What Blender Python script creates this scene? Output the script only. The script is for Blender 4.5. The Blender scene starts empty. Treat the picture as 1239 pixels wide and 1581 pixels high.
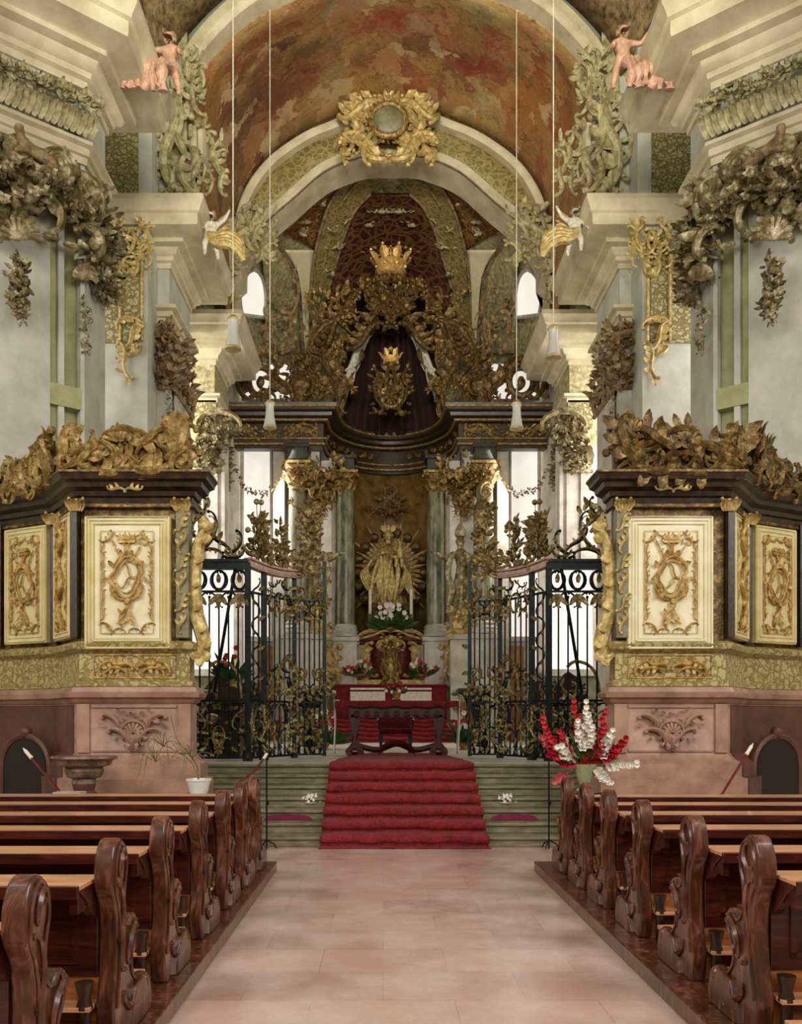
import bpy, math, random
from mathutils import Vector as V, Matrix, noise
from math import sin, cos, pi, sqrt, radians, atan2
C = bpy.context.scene.collection
R = random.Random(7)
F0 = 1340.0; VX = 592.0; VY = 1112.0; CH = 1.8; AX = 0.27   # camera height and the church's long axis
def U(px, d, s=-1): return (AX - (px - VX) * d / F0) if s < 0 else ((px - VX) * d / F0 - AX)   # distance from the axis
def Zp(py, d): return CH + (VY - py) * d / F0
def W(px, py, d): return V(((px - VX) * d / F0, d, Zp(py, d)))

# ------------------------------------------------------------------ mesh builder
class MB:
    def __init__(s): s.v = []; s.f = []
    def add(s, vs, fs):
        b = len(s.v); s.v += [tuple(v) for v in vs]; s.f += [tuple(i + b for i in f) for f in fs]
    def box(s, x0, x1, y0, y1, z0, z1):
        if x0 > x1: x0, x1 = x1, x0
        if y0 > y1: y0, y1 = y1, y0
        s.add([(x0,y0,z0),(x1,y0,z0),(x1,y1,z0),(x0,y1,z0),(x0,y0,z1),(x1,y0,z1),(x1,y1,z1),(x0,y1,z1)],
              [(0,3,2,1),(4,5,6,7),(0,1,5,4),(1,2,6,5),(2,3,7,6),(3,0,4,7)])
    def bar(s, a, b, w, h=None, up=V((0,0,1))):
        a = V(a); b = V(b); h = h or w
        t = (b - a).normalized(); r = t.cross(up)
        if r.length < 1e-3: r = t.cross(V((0,1,0)))
        r.normalize(); u = r.cross(t).normalized(); r = r * w / 2; u = u * h / 2
        s.add([a-r-u,a+r-u,a+r+u,a-r+u,b-r-u,b+r-u,b+r+u,b-r+u],
              [(0,1,2,3),(7,6,5,4),(0,4,5,1),(1,5,6,2),(2,6,7,3),(3,7,4,0)])
    def tube(s, pts, rad, n=6, flat=1.0, nrm=None, cap=True):
        pts = [V(p) for p in pts]; m = len(pts)
        if m < 2: return
        if not hasattr(rad, '__len__'): rad = [rad] * m
        vs = []; ref = None
        for i in range(m):
            t = pts[min(i+1, m-1)] - pts[max(i-1, 0)]
            if t.length < 1e-9: t = V((0,0,1))
            t.normalize()
            if nrm is not None: u = (nrm - t * nrm.dot(t))
            else:
                if ref is None: ref = V((0,0,1)) if abs(t.z) < .9 else V((1,0,0))
                u = ref - t * ref.dot(t)
            if u.length < 1e-5: u = t.orthogonal()
            u.normalize(); ref = u; w = t.cross(u)
            for k in range(n):
                a = 2*pi*k/n
                vs.append(pts[i] + u*(cos(a)*rad[i]*flat) + w*(sin(a)*rad[i]))
        fs = []
        for i in range(m-1):
            for k in range(n):
                a = i*n+k; b = i*n+(k+1)%n
                fs.append((a, b, b+n, a+n))
        if cap: fs.append(tuple(range(n))[::-1]); fs.append(tuple((m-1)*n+k for k in range(n)))
        s.add(vs, fs)
    def lathe(s, prof, c=(0,0,0), n=24, a0=0, a1=2*pi, sx=1, sy=1, M=None, fold=None):
        full = abs(a1 - a0 - 2*pi) < 1e-6; cols = n if full else n + 1
        vs = []
        for (r, z) in prof:
            for k in range(cols):
                a = a0 + (a1-a0)*k/n
                rr = r * (fold(a, z) if fold else 1)
                p = V((cos(a)*rr*sx, sin(a)*rr*sy, z))
                vs.append((M @ p) if M else p + V(c))
        fs = []
        for i in range(len(prof)-1):
            for k in range(n if full else n):
                a = i*cols+k; b = i*cols+(k+1)%cols
                fs.append((a, b, b+cols, a+cols))
        if full:
            fs.append(tuple(range(cols))[::-1]); fs.append(tuple((len(prof)-1)*cols+k for k in range(cols)))
        s.add(vs, fs)
    def ball(s, c, r, n=8, m=6):
        if not hasattr(r, '__len__'): r = (r, r, r)
        c = V(c); vs = [c + V((0,0,r[2]))]
        for i in range(1, m):
            p = pi*i/m
            for k in range(n):
                a = 2*pi*k/n; vs.append(c + V((r[0]*sin(p)*cos(a), r[1]*sin(p)*sin(a), r[2]*cos(p))))
        vs.append(c - V((0,0,r[2]))); fs = []
        for k in range(n): fs.append((0, 1+k, 1+(k+1)%n))
        for i in range(m-2):
            for k in range(n):
                a = 1+i*n+k; b = 1+i*n+(k+1)%n; fs.append((a, a+n, b+n, b))
        l = len(vs)-1
        for k in range(n): fs.append((l, l-n+(k+1)%n, l-n+k))
        s.add(vs, fs)
    def prism(s, poly, fn, t0, t1):
        n = len(poly)
        vs = [fn(a, b, t0) for a, b in poly] + [fn(a, b, t1) for a, b in poly]
        fs = [tuple(range(n))[::-1], tuple(range(n, 2*n))] + [(i, (i+1)%n, (i+1)%n+n, i+n) for i in range(n)]
        s.add(vs, fs)
    def grid(s, fn, nu, nv, thick=None):
        vs = [fn(i/nu, j/nv) for j in range(nv+1) for i in range(nu+1)]
        fs = [(j*(nu+1)+i, j*(nu+1)+i+1, (j+1)*(nu+1)+i+1, (j+1)*(nu+1)+i) for j in range(nv) for i in range(nu)]
        s.add(vs, fs)
    def leaf(s, p, d, n, L, Wd, curl=1.0, lobes=3, th=.12):
        p = V(p); d = V(d).normalized(); n = V(n); n = n - d*n.dot(d)
        if n.length < 1e-4: n = d.orthogonal()
        n.normalize(); r = d.cross(n)
        N = 7; vs = []; q = V(p); st = L/(N-1)
        for i in range(N):
            u = i/(N-1)
            w = Wd*.5*(sin(pi*min(1, .12+u*.88))**.7)*(.72+.28*abs(sin(pi*lobes*u+.5)))
            if i == N-1: w = Wd*.04
            ang = curl*u*u*1.9
            t = d*cos(ang) + n*sin(ang); b = n*cos(ang) - d*sin(ang)
            vs += [q - r*w + b*(w*.35), q + b*(w*th), q + r*w + b*(w*.35), q - b*(w*(th+.15))]
            q = q + t*st
        fs = []
        for i in range(N-1):
            a = i*4
            for k in range(4): fs.append((a+k, a+(k+1)%4, a+4+(k+1)%4, a+4+k))
        fs.append((3,2,1,0)); e = (N-1)*4; fs.append((e,e+1,e+2,e+3)); s.add(vs, fs)
    def build(s, name, mat, parent=None, smooth=True, bevel=0, solid=0, sub=0):
        ox = oy = oz = 0; q_ = parent
        while q_ is not None: ox += q_.location.x; oy += q_.location.y; oz += q_.location.z; q_ = q_.parent
        me = bpy.data.meshes.new(name); me.from_pydata([(a-ox, b-oy, c-oz) for a, b, c in s.v], [], s.f); me.validate(); me.update()
        import bmesh
        bm = bmesh.new(); bm.from_mesh(me); bmesh.ops.recalc_face_normals(bm, faces=bm.faces); bm.to_mesh(me); bm.free()
        o = bpy.data.objects.new(name, me); C.objects.link(o)
        for m in (mat if isinstance(mat, (list, tuple)) else [mat]): me.materials.append(m)
        if smooth: me.polygons.foreach_set('use_smooth', [True]*len(me.polygons)); me.set_sharp_from_angle(angle=radians(38))
        if bevel:
            b = o.modifiers.new('bevel', 'BEVEL'); b.width = bevel; b.segments = 2; b.limit_method = 'ANGLE'
        if solid:
            b = o.modifiers.new('solid', 'SOLIDIFY'); b.thickness = solid; b.offset = 0
        if sub:
            b = o.modifiers.new('sub', 'SUBSURF'); b.levels = sub; b.render_levels = sub
        if parent: o.parent = parent
        return o

def tag(o, label, cat, group=None, kind=None):
    o['label'] = label
    o['category'] = cat
    if group: o['group'] = group
    if kind: o['kind'] = kind
    return o
def empty(name, loc, label, cat, group=None):
    o = bpy.data.objects.new(name, None); C.objects.link(o); o.location = V(loc); o.empty_display_size = .2
    tag(o, label, cat, group); return o
def struct(o, label=None):
    o['kind'] = 'structure'
    if label: o['label'] = label
    return o
def copy_thing(root, loc, label, cat, group=None):
    r = root.copy(); C.objects.link(r); r.location = V(loc); tag(r, label, cat, group)
    for ch in list(root.children):
        c = ch.copy(); C.objects.link(c); c.parent = r
        for g in list(ch.children):
            e = g.copy(); C.objects.link(e); e.parent = c
    return r

# ------------------------------------------------------------------ materials
def lin(c): return tuple(((x/255)/12.92 if x/255 <= .04045 else ((x/255+.055)/1.055)**2.4) for x in c) + (1,)
class NT:
    def __init__(s, name):
        s.m = bpy.data.materials.new(name); s.m.use_nodes = True; s.t = s.m.node_tree; s.b = s.t.nodes['Principled BSDF']
    def n(s, k, **a):
        x = s.t.nodes.new('ShaderNode'+k)
        for q, w in a.items(): setattr(x, q, w)
        return x
    def l(s, a, b): s.t.links.new(a, b)
    def coord(s, scale=(1,1,1)):
        g = s.n('NewGeometry'); m = s.n('Mapping'); m.inputs['Scale'].default_value = scale; s.l(g.outputs['Position'], m.inputs['Vector']); return m.outputs[0]
    def noise(s, vec, scale, detail=5, rough=.6, dist=0):
        x = s.n('TexNoise'); s.l(vec, x.inputs['Vector']); x.inputs['Scale'].default_value = scale; x.inputs['Detail'].default_value = detail
        x.inputs['Roughness'].default_value = rough; x.inputs['Distortion'].default_value = dist; return x.outputs['Fac']
    def ramp(s, fac, stops, interp='LINEAR'):
        r = s.n('ValToRGB'); e = r.color_ramp; e.interpolation = interp
        while len(e.elements) < len(stops): e.elements.new(.5)
        for i, (p, c) in enumerate(stops): e.elements[i].position = p; e.elements[i].color = lin(c) if len(c) == 3 else c
        s.l(fac, r.inputs[0]); return r.outputs[0]
    def mix(s, fac, a, b, mode='MIX'):
        x = s.n('Mix', data_type='RGBA', blend_type=mode)
        if hasattr(fac, 'links'): s.l(fac, x.inputs[0])
        else: x.inputs[0].default_value = fac
        for i, q in ((6, a), (7, b)):
            if hasattr(q, 'links'): s.l(q, x.inputs[i])
            else: x.inputs[i].default_value = lin(q)
        return x.outputs[2]
    def math(s, op, a, b=None, c=None):
        x = s.n('Math', operation=op)
        for i, q in enumerate((a, b, c)):
            if q is None: continue
            if hasattr(q, 'links'): s.l(q, x.inputs[i])
            else: x.inputs[i].default_value = q
        return x.outputs[0]
    def bump(s, h, st=.5, dist=.02):
        b = s.n('Bump'); b.inputs['Strength'].default_value = st; b.inputs['Distance'].default_value = dist; s.l(h, b.inputs['Height']); s.l(b.outputs[0], s.b.inputs['Normal'])
    def fin(s, col, rough=.6, metal=0, coat=0):
        if hasattr(col, 'links'): s.l(col, s.b.inputs['Base Color'])
        else: s.b.inputs['Base Color'].default_value = lin(col)
        s.b.inputs['Roughness'].default_value = rough; s.b.inputs['Metallic'].default_value = metal; s.b.inputs['Coat Weight'].default_value = coat
        return s.m
def m_plain(name, a, b, scale=3, rough=.6, metal=0, bump=.3, coat=0, dist=.02, sc=(1,1,1), lo=.35, hi=.65):
    t = NT(name); v = t.coord(sc); f = t.noise(v, scale, 6, .65)
    c = t.ramp(f, [(lo, a), (hi, b)])
    if bump: t.bump(t.noise(v, scale*4, 4), bump, dist)
    return t.fin(c, rough, metal, coat)
M = {}
M['plaster'] = m_plain('white_plaster', (160,164,146), (198,194,182), 1.2, .65, bump=.12)
M['cornice'] = m_plain('cream_cornice_plaster', (176,166,130), (212,202,170), 1.5, .6, bump=.12)
M['olive'] = m_plain('olive_stucco', (146,146,100), (172,170,124), 2.5, .7, bump=.25)
M['stucco'] = m_plain('worn_stucco', (122,114,66), (196,188,144), 7, .6, bump=.5)
M['brownstucco'] = m_plain('brown_stucco', (78,58,32), (170,146,102), 6, .6, bump=.5)
def m_gold(name, a, b, c, metal=.55, rough=.38, scale=9):
    t = NT(name); v = t.coord(); f = t.noise(v, scale, 6, .7)
    col = t.ramp(f, [(.3, a), (.5, b), (.68, c)]); t.bump(t.noise(v, scale*3, 5), .6, .02); return t.fin(col, rough, metal)
M['gold'] = m_gold('aged_gold', (66,52,24), (140,112,56), (206,180,116), .3, .42)
M['oldgold'] = m_gold('dark_old_gold', (36,26,12), (98,76,36), (172,142,82), .4, .42)
M['palegold'] = m_gold('pale_gilding', (128,104,52), (186,162,96), (228,212,160), .3, .45)
M['silvergilt'] = m_gold('worn_silver_gilding', (58,46,24), (128,114,72), (206,198,164), .3, .4, 5)
# trellis ornament on cream: gold tracery in colour and relief
def m_tracery(name, ground, gold, sc=5, lo=.06, hi=.14, rough=.55, z=1):
    t = NT(name); v = t.coord((1,1,z)); d = t.noise(v, sc*.8, 3, .5, 1.5)
    x = t.n('TexVoronoi', feature='DISTANCE_TO_EDGE'); x.inputs['Scale'].default_value = sc
    mx = t.n('Mix', data_type='VECTOR'); mx.inputs[0].default_value = .12
    nn = t.n('TexNoise'); nn.inputs['Scale'].default_value = sc*1.3; t.l(v, nn.inputs['Vector'])
    t.l(v, mx.inputs[4]); t.l(nn.outputs['Color'], mx.inputs[5]); t.l(mx.outputs[1], x.inputs['Vector'])
    f = t.ramp(x.outputs['Distance'], [(lo, (255,255,255)), (hi, (0,0,0))])
    w = t.n('TexWave', wave_type='RINGS'); t.l(v, w.inputs['Vector']); w.inputs['Scale'].default_value = sc*.5; w.inputs['Distortion'].default_value = 14; w.inputs['Detail'].default_value = 3
    f2 = t.ramp(w.outputs['Fac'], [(.72, (0,0,0)), (.82, (255,255,255))])
    ff = t.math('MAXIMUM', f, t.math('MULTIPLY', f2, .8))
    g = t.mix(d, ground, tuple(int(q*.86) for q in ground)); gg = t.mix(d, gold, tuple(int(q*.6) for q in gold))
    c = t.mix(ff, g, gg); t.bump(ff, .7, .02); return t.fin(c, rough, .1)
M['tracery'] = m_tracery('gold_tracery_on_olive', (176,172,122), (136,118,60), 8, .05, .11)
M['panelcream'] = m_tracery('gold_tracery_on_cream', (214,200,142), (190,150,66), 9, .03, .07)
M['bandcream'] = m_tracery('gold_tracery_on_buff', (190,176,120), (166,138,74), 8, .03, .07)
M['trellis'] = m_tracery('trellis_on_russet', (118,62,28), (168,130,62), 3.6, .05, .1)
M['deepfield'] = m_tracery('trellis_on_dark_brown', (62,26,16), (128,84,40), 3.2, .05, .1)
M['ribpat'] = m_tracery('ribbed_olive_trellis', (126,112,62), (188,168,104), 5, .07, .14)
M['cream'] = m_plain('cream_paint', (198,184,120), (222,210,158), 3, .5, bump=.2)
M['palecream'] = m_plain('pale_cream_paint', (214,204,160), (232,224,192), 3, .5, bump=.2)
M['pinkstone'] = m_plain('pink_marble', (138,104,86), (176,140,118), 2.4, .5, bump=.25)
M['darkpink'] = m_plain('dark_red_marble_and_shade', (74,42,34), (104,62,50), 2.4, .5, bump=.2)
M['greystone'] = m_plain('grey_green_marble', (96,94,66), (140,136,104), 3, .45, bump=.2)
M['stepstone'] = m_plain('worn_step_stone', (92,86,62), (142,132,104), 3, .5, bump=.3, sc=(1,1,4))
M['lightstone'] = m_plain('pale_grey_marble', (168,162,148), (208,202,190), 2, .4, bump=.1)
M['greymarble'] = m_plain('mottled_grey_column_marble', (74,76,56), (150,146,116), 5, .25, bump=.05, sc=(1,1,.35))
M['blackmarble'] = m_plain('black_green_marble', (16,18,12), (52,52,34), 6, .3, bump=.1)
M['cornicedark'] = m_plain('dark_lacquered_cornice', (26,18,12), (66,46,26), 8, .3, bump=.3)
M['redmarble'] = m_plain('deep_red_marble', (74,26,18), (120,52,34), 5, .3, bump=.1)
M['iron'] = m_plain('blued_black_iron', (16,22,24), (36,46,46), 14, .35, .6, bump=.1)
M['irongold'] = m_gold('gilded_iron_leaf', (46,38,18), (124,104,52), (206,190,140), .4, .42, 14)
M['railpink'] = m_plain('pinkish_painted_rail', (164,130,110), (206,176,160), 9, .4, bump=.1)
M['black'] = m_plain('near_black_wood_and_doorway_shade', (12,8,6), (30,20,14), 8, .6)  # own dark of the wood, and painted shade in the doorway
M['ebony'] = m_plain('dark_walnut', (24,16,10), (60,42,24), 8, .35, sc=(1,1,.3))
M['brownwood'] = m_plain('orange_brown_oak', (116,70,22), (176,118,46), 4, .4, sc=(6,6,.6))
def m_wood(name, a, b, c, rough=.28, sc=(1,8,8)):
    t = NT(name); v = t.coord(sc); f = t.noise(v, 2.2, 6, .6, 1.2)
    col = t.ramp(f, [(.3, a), (.52, b), (.72, c)]); t.bump(f, .15, .01); return t.fin(col, rough, 0, .3)
M['pew'] = m_wood('red_brown_pew_wood', (34,12,9), (66,24,16), (98,40,26))
M['pewend'] = m_wood('carved_brown_pew_wood', (46,22,15), (88,46,31), (142,92,68), .3, (6,6,1.5))
M['pewtop'] = m_wood('painted_sheen_pew_wood', (176,118,84), (206,150,110), (226,176,138), .3)  # pale tone paints the gloss of the upward boards into the wood
M['seat'] = m_wood('honey_pew_wood', (112,60,28), (158,96,50), (188,128,76), .3)
def m_carpet(name, a, b, sc=30):
    t = NT(name); v = t.coord(); f = t.noise(v, sc, 5, .7); g = t.noise(v, 5, 3)
    f3 = t.math('ADD', t.math('MULTIPLY', f, .7), t.math('MULTIPLY', g, .3))
    c = t.ramp(f3, [(.38, a), (.62, b)]); t.bump(f, .9, .03); m = t.fin(c, .9); t.b.inputs['Sheen Weight'].default_value = .05; return m
M['carpet'] = m_carpet('crimson_carpet', (88,10,16), (158,30,38))
M['redcloth'] = m_carpet('crimson_cloth', (84,8,16), (132,20,32), 18)
M['purple'] = m_carpet('magenta_velvet', (92,8,44), (134,20,70), 25)
M['whitecloth'] = m_plain('white_linen', (206,196,176), (236,230,216), 14, .8)
M['darkcurtain'] = m_plain('dark_red_curtain', (22,6,6), (58,18,12), 3, .8, sc=(4,4,.5))
M['whitestone'] = m_plain('silvered_white_stucco', (178,172,150), (232,228,214), 12, .4, bump=.4)
M['skin'] = m_plain('rosy_flesh_stucco', (176,132,104), (214,172,142), 8, .5, bump=.15)
M['pinkcloth'] = m_plain('rose_pink_drapery', (160,122,98), (206,166,140), 6, .6, bump=.2)
M['wax'] = m_plain('ivory_wax', (222,212,186), (240,234,214), 20, .5)
M['leafgreen'] = m_plain('dark_green_leaf', (18,44,14), (58,96,34), 16, .5)
M['paleleaf'] = m_plain('dry_green_grass', (84,84,44), (138,132,82), 12, .6)
M['petalred'] = m_plain('scarlet_petal', (150,16,30), (206,44,54), 20, .5)
M['petalwhite'] = m_plain('white_petal', (216,208,196), (246,242,234), 20, .5)
M['petalpink'] = m_plain('rose_petal', (188,70,80), (222,128,124), 20, .5)
M['ceramic'] = m_plain('white_glazed_pot', (222,220,212), (238,236,230), 5, .2)
M['vase'] = m_plain('pale_green_glass_vase', (138,146,104), (176,180,140), 5, .15)
M['cord'] = m_plain('pale_lamp_cord', (188,184,158), (214,210,188), 5, .6)
M['flag'] = m_plain('dark_red_lacquer', (84,16,24), (120,30,38), 5, .3)
def m_glass():
    t = NT('frosted_lamp_glass'); t.fin((226,226,214), .25); t.b.inputs['Transmission Weight'].default_value = .35; return t.m
M['lampglass'] = m_glass()
def m_window():
    t = NT('daylit_window_glass'); v = t.coord((1,1,1)); f = t.noise(v, .6, 2)
    c = t.ramp(f, [(.3, (226,216,206)), (.7, (244,236,226))]); t.l(c, t.b.inputs['Emission Color']); t.b.inputs['Emission Strength'].default_value = .92
    t.fin((200,200,190), .2); return t.m
M['window'] = m_window()
def m_floor():
    t = NT('pink_sandstone_slabs'); v = t.coord((1,1,1))
    br = t.n('TexBrick'); t.l(v, br.inputs['Vector']); br.inputs['Scale'].default_value = 1; br.inputs['Brick Width'].default_value = .92; br.inputs['Row Height'].default_value = .62
    br.inputs['Mortar Size'].default_value = .004; br.inputs['Color1'].default_value = lin((206,172,156)); br.inputs['Color2'].default_value = lin((166,130,116)); br.inputs['Mortar'].default_value = lin((168,134,120)); br.inputs['Bias'].default_value = -.3
    f = t.noise(v, 1.3, 6, .65); f2 = t.noise(v, 22, 5, .7)
    c = t.mix(t.math('MULTIPLY', t.ramp(f, [(.38,(0,0,0)),(.62,(255,255,255))]), .8), br.outputs['Color'], (222,200,188)); c = t.mix(t.math('MULTIPLY', f2, .35), c, (150,112,98))
    t.bump(f2, .15, .01)
    m = t.fin(c, .42); r = t.ramp(f, [(.3, (90,90,90)), (.7, (130,130,130))]); t.l(r, t.b.inputs['Roughness']); return m
M['floor'] = m_floor()
def m_fresco():
    t = NT('painted_vault_fresco'); v0 = t.coord()
    nz = t.n('TexNoise'); nz.inputs['Scale'].default_value = 1.1; nz.inputs['Detail'].default_value = 6; nz.inputs['Roughness'].default_value = .68; t.l(v0, nz.inputs['Vector'])
    sb = t.n('VectorMath', operation='SUBTRACT'); t.l(nz.outputs['Color'], sb.inputs[0]); sb.inputs[1].default_value = (.5,.5,.5)
    sc = t.n('VectorMath', operation='SCALE'); t.l(sb.outputs[0], sc.inputs[0]); sc.inputs['Scale'].default_value = 2.2
    ad = t.n('VectorMath', operation='ADD'); t.l(v0, ad.inputs[0]); t.l(sc.outputs[0], ad.inputs[1]); v = ad.outputs[0]
    f = t.noise(v, .9, 6, .7, 2.2)
    c = t.ramp(f, [(.28, (90,50,26)), (.42, (156,112,60)), (.52, (190,154,92)), (.62, (164,112,62)), (.75, (222,198,146))])
    sp = [  # centre (x, y), reach (x, y), colour : painted cloud banks and draperies
        ((-3.9,25),(1.6,3.2),(52,16,14)), ((-2.6,24.5),(1.5,1.7),(92,26,22)), ((-4.2,22.4),(1.0,1.2),(158,106,36)), ((4.0,24),(1.1,2.6),(172,96,30)),
        ((.6,23.6),(2.4,.7),(150,28,34)), ((2.6,24.4),(1.3,.7),(128,24,26)), ((-2.0,23.8),(.5,.5),(62,62,32)), ((-.6,22.5),(1.1,.6),(196,182,138)), ((-.9,21.8),(.8,.6),(104,116,92)),
        ((2.4,22.0),(1.6,.8),(186,160,104)), ((1.4,24.4),(1.6,.5),(66,22,18)), ((-2.8,22.4),(1.2,.35),(140,40,34)), ((3.1,25.6),(.7,.8),(202,170,116)), ((0,21.8),(.5,.5),(208,190,140)), ((-.3,24.9),(1.4,.5),(84,54,26)), ((3.0,23.4),(.35,.5),(150,20,26))]
    sx = t.n('SeparateXYZ'); t.l(v, sx.inputs[0])
    for i, ((cx, cy), (rx, ry), col) in enumerate(sp):
        a = t.math('DIVIDE', t.math('SUBTRACT', sx.outputs[0], cx), rx); b = t.math('DIVIDE', t.math('SUBTRACT', sx.outputs[1], cy), ry)
        d = t.math('SQRT', t.math('ADD', t.math('MULTIPLY', a, a), t.math('MULTIPLY', b, b)))
        k = t.ramp(d, [(.3, (205,205,205)), (1.0, (0,0,0))]); c = t.mix(k, c, t.mix(f, tuple(int(q*.7) for q in col), tuple(min(255, int(q*1.45)+12) for q in col)))
    g = t.noise(v, 3.2, 8, .8, 1.5); k = t.ramp(g, [(.35, (70,60,50)), (.5, (190,185,175)), (.66, (255,250,235))]); c = t.mix(.6, c, k, 'MULTIPLY')
    # crowded figures: broken patches of paint
    pv = t.n('TexVoronoi', feature='SMOOTH_F1'); pv.inputs['Scale'].default_value = 1.5; pv.inputs['Smoothness'].default_value = .15; t.l(v, pv.inputs['Vector'])
    sx2 = t.n('SeparateColor'); t.l(pv.outputs['Color'], sx2.inputs[0])
    fc = t.ramp(sx2.outputs[0], [(0, (72,30,22)), (.18, (150,52,42)), (.34, (196,158,98)), (.5, (104,92,54)), (.66, (226,204,152)), (.82, (168,96,50)), (1, (120,34,34))])
    fm = t.ramp(t.math('MULTIPLY', sx2.outputs[1], t.noise(v, 1.2, 4)), [(.2, (0,0,0)), (.34, (200,200,200))]); c = t.mix(fm, c, fc)
    # pale brush strokes
    g = t.noise(v, 2.2, 7, .75, 3); k = t.ramp(g, [(.58, (0,0,0)), (.66, (190,190,190))]); c = t.mix(k, c, (206,178,124))
    g = t.noise(v0, 3.4, 6, .7, 2); k = t.ramp(g, [(.3, (200,200,200)), (.42, (0,0,0))]); c = t.mix(k, c, (58,30,20))
    return t.fin(c, .75)
M['fresco'] = m_fresco()

# ------------------------------------------------------------------ ornament
class Fr:                                        # local frame: x right, y up, n out of the surface
    def __init__(s, o, r, u, n=None): s.o = V(o); s.r = V(r).normalized(); s.u = V(u).normalized(); s.n = V(n).normalized() if n is not None else s.r.cross(s.u)
    def p(s, x, y, z=0): return s.o + s.r*x + s.u*y + s.n*z
    def d(s, x, y, z=0): return s.r*x + s.u*y + s.n*z
def scroll(p0, p1, side=1, kind='C', wind=1.0, N=22):
    pts = []; x = y = 0.0; h = 0.0
    for i in range(N+1):
        s = 2*i/N - 1; pts.append((x, y)); k = 1.1 + 6.5*wind*abs(s)**4
        if kind == 'S': k *= (1 if s > 0 else -1)
        sp = 1 - .45*abs(s)**3
        h += k*2/N*side; x += cos(h)*sp; y += sin(h)*sp
    a = pts[3]; b = pts[N-3]
    z = complex(p1[0]-p0[0], p1[1]-p0[1])/(complex(b[0]-a[0], b[1]-a[1]) or 1)
    return [((complex(q[0]-a[0], q[1]-a[1])*z).real + p0[0], (complex(q[0]-a[0], q[1]-a[1])*z).imag + p0[1]) for q in pts]
def put_scroll(mb, F, p0, p1, r=.03, side=1, kind='C', lift=.05, n=5, wind=1.0, flat=1.3, leafs=0, N=18):
    c = scroll(p0, p1, side, kind, wind, N); m = len(c)
    pts = [F.p(a, b, lift*(.4+.9*sin(pi*i/(m-1)))) for i, (a, b) in enumerate(c)]
    mb.tube(pts, [r*(.5+.8*sin(pi*i/(m-1))) for i in range(m)], n, flat, F.n)
    mb.ball(pts[0], r*1.25, 6, 4); mb.ball(pts[-1], r*1.25, 6, 4)
    for k in range(leafs):
        i = int(m*(.25+.5*(k+.5)/leafs)); t = (pts[i+1]-pts[i-1]).normalized(); o = t.cross(F.n)*(-side)
        mb.leaf(pts[i], t*.5+o, F.n, r*6, r*3, .7)
def rocaille(mb, F, w, h, seed=0, n=6, r=.03, leafs=14, lift=.08, ll=None, sym=True, cx=0, cy=None):
    q = random.Random(seed); cy = h*.5 if cy is None else cy; ll = ll or min(w, h)*.3
    for i in range(n):
        a = (q.uniform(.05, .5)*w, q.uniform(0, h)); b = (a[0]+q.uniform(-.3, .3)*w, a[1]+q.choice((-1,1))*q.uniform(.22, .5)*h)
        b = (min(max(b[0], 0), w*.5), min(max(b[1], 0), h)); sd = q.choice((-1,1)); kd = q.choice('CCS')
        for s in ((1,-1) if sym else (q.choice((1,-1)),)):
            put_scroll(mb, F, (cx+s*a[0], a[1]), (cx+s*b[0], b[1]), r*q.uniform(.7, 1.2), sd*s, kd, lift, leafs=q.choice((0,1,2)))
    for i in range(leafs):
        x = q.uniform(0, .5)*w; y = q.uniform(0, 1)*h; an = atan2(y-cy, x+1e-3)+q.uniform(-.7, .7)
        for s in ((1,-1) if sym else (q.choice((1,-1)),)):
            mb.leaf(F.p(cx+s*x, y, lift*.5), F.d(cos(an)*s, sin(an), .35), F.n, ll*q.uniform(.5, 1.1), ll*.38, q.uniform(.2, 1.1))
def shell(mb, F, cx, cy, rad, a0=0, a1=pi, n=9, lift=.06, th=.03):
    for i in range(n):
        a = a0+(a1-a0)*(i+.5)/n
        mb.tube([F.p(cx+cos(a)*rad*k, cy+sin(a)*rad*k, lift*(1+k-k*k*1.2)) for k in (.08,.4,.7,1)], [th*.3, th*.8, th*1.1, th*1.3], 5)
def garland(mb, pts, r, seed=0, n=40, nrm=V((0,-1,0)), flowers=.35, leaf=1.0):
    q = random.Random(seed); pts = [V(p) for p in pts]; n = int(n*2.0)
    for i in range(n):
        t = (i+q.random())/n*(len(pts)-1); k = min(int(t), len(pts)-2); p = pts[k].lerp(pts[k+1], t-k)
        rr = r*(.5+.5*sin(pi*(i+.5)/n))
        dv = V((q.uniform(-1,1), q.uniform(-1,1), q.uniform(-1,1))).normalized(); dv = (dv+nrm*.5); p = p+dv*rr*q.uniform(0,.55)
        if q.random() < flowers*.7:
            c = p+dv*rr*.3; mb.ball(c, rr*.17, 6, 4)
            e1 = nrm.orthogonal().normalized(); e2 = nrm.cross(e1).normalized()
            for a in range(5):
                an = a*2*pi/5+q.random(); mb.leaf(c, e1*cos(an)+e2*sin(an)+nrm*.3, nrm, rr*.36, rr*.26, .5, 1)
        else: mb.leaf(p, dv, nrm, rr*.8*leaf, rr*.32*leaf, q.uniform(.2, 1.2), 3)
def rib(mb, F, poly, r=.02, lift=.02, n=6, closed=True):
    p = [F.p(a, b, lift) for a, b in poly]
    if closed: p = p + [p[0]]
    mb.tube(p, r, n)
def catmull(p, k=5, closed=False):
    o = []; n = len(p); rng = n if closed else n-1
    for i in range(rng):
        a = p[(i-1) % n] if closed or i > 0 else p[0]; b = p[i]; c = p[(i+1) % n]; d = p[(i+2) % n] if closed or i+2 < n else p[-1]
        for j in range(k):
            t = j/k; o.append(tuple(.5*((2*b[m])+(-a[m]+c[m])*t+(2*a[m]-5*b[m]+4*c[m]-d[m])*t*t+(-a[m]+3*b[m]-3*c[m]+d[m])*t**3) for m in range(len(b))))
    if not closed: o.append(tuple(p[-1]))
    return o
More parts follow.
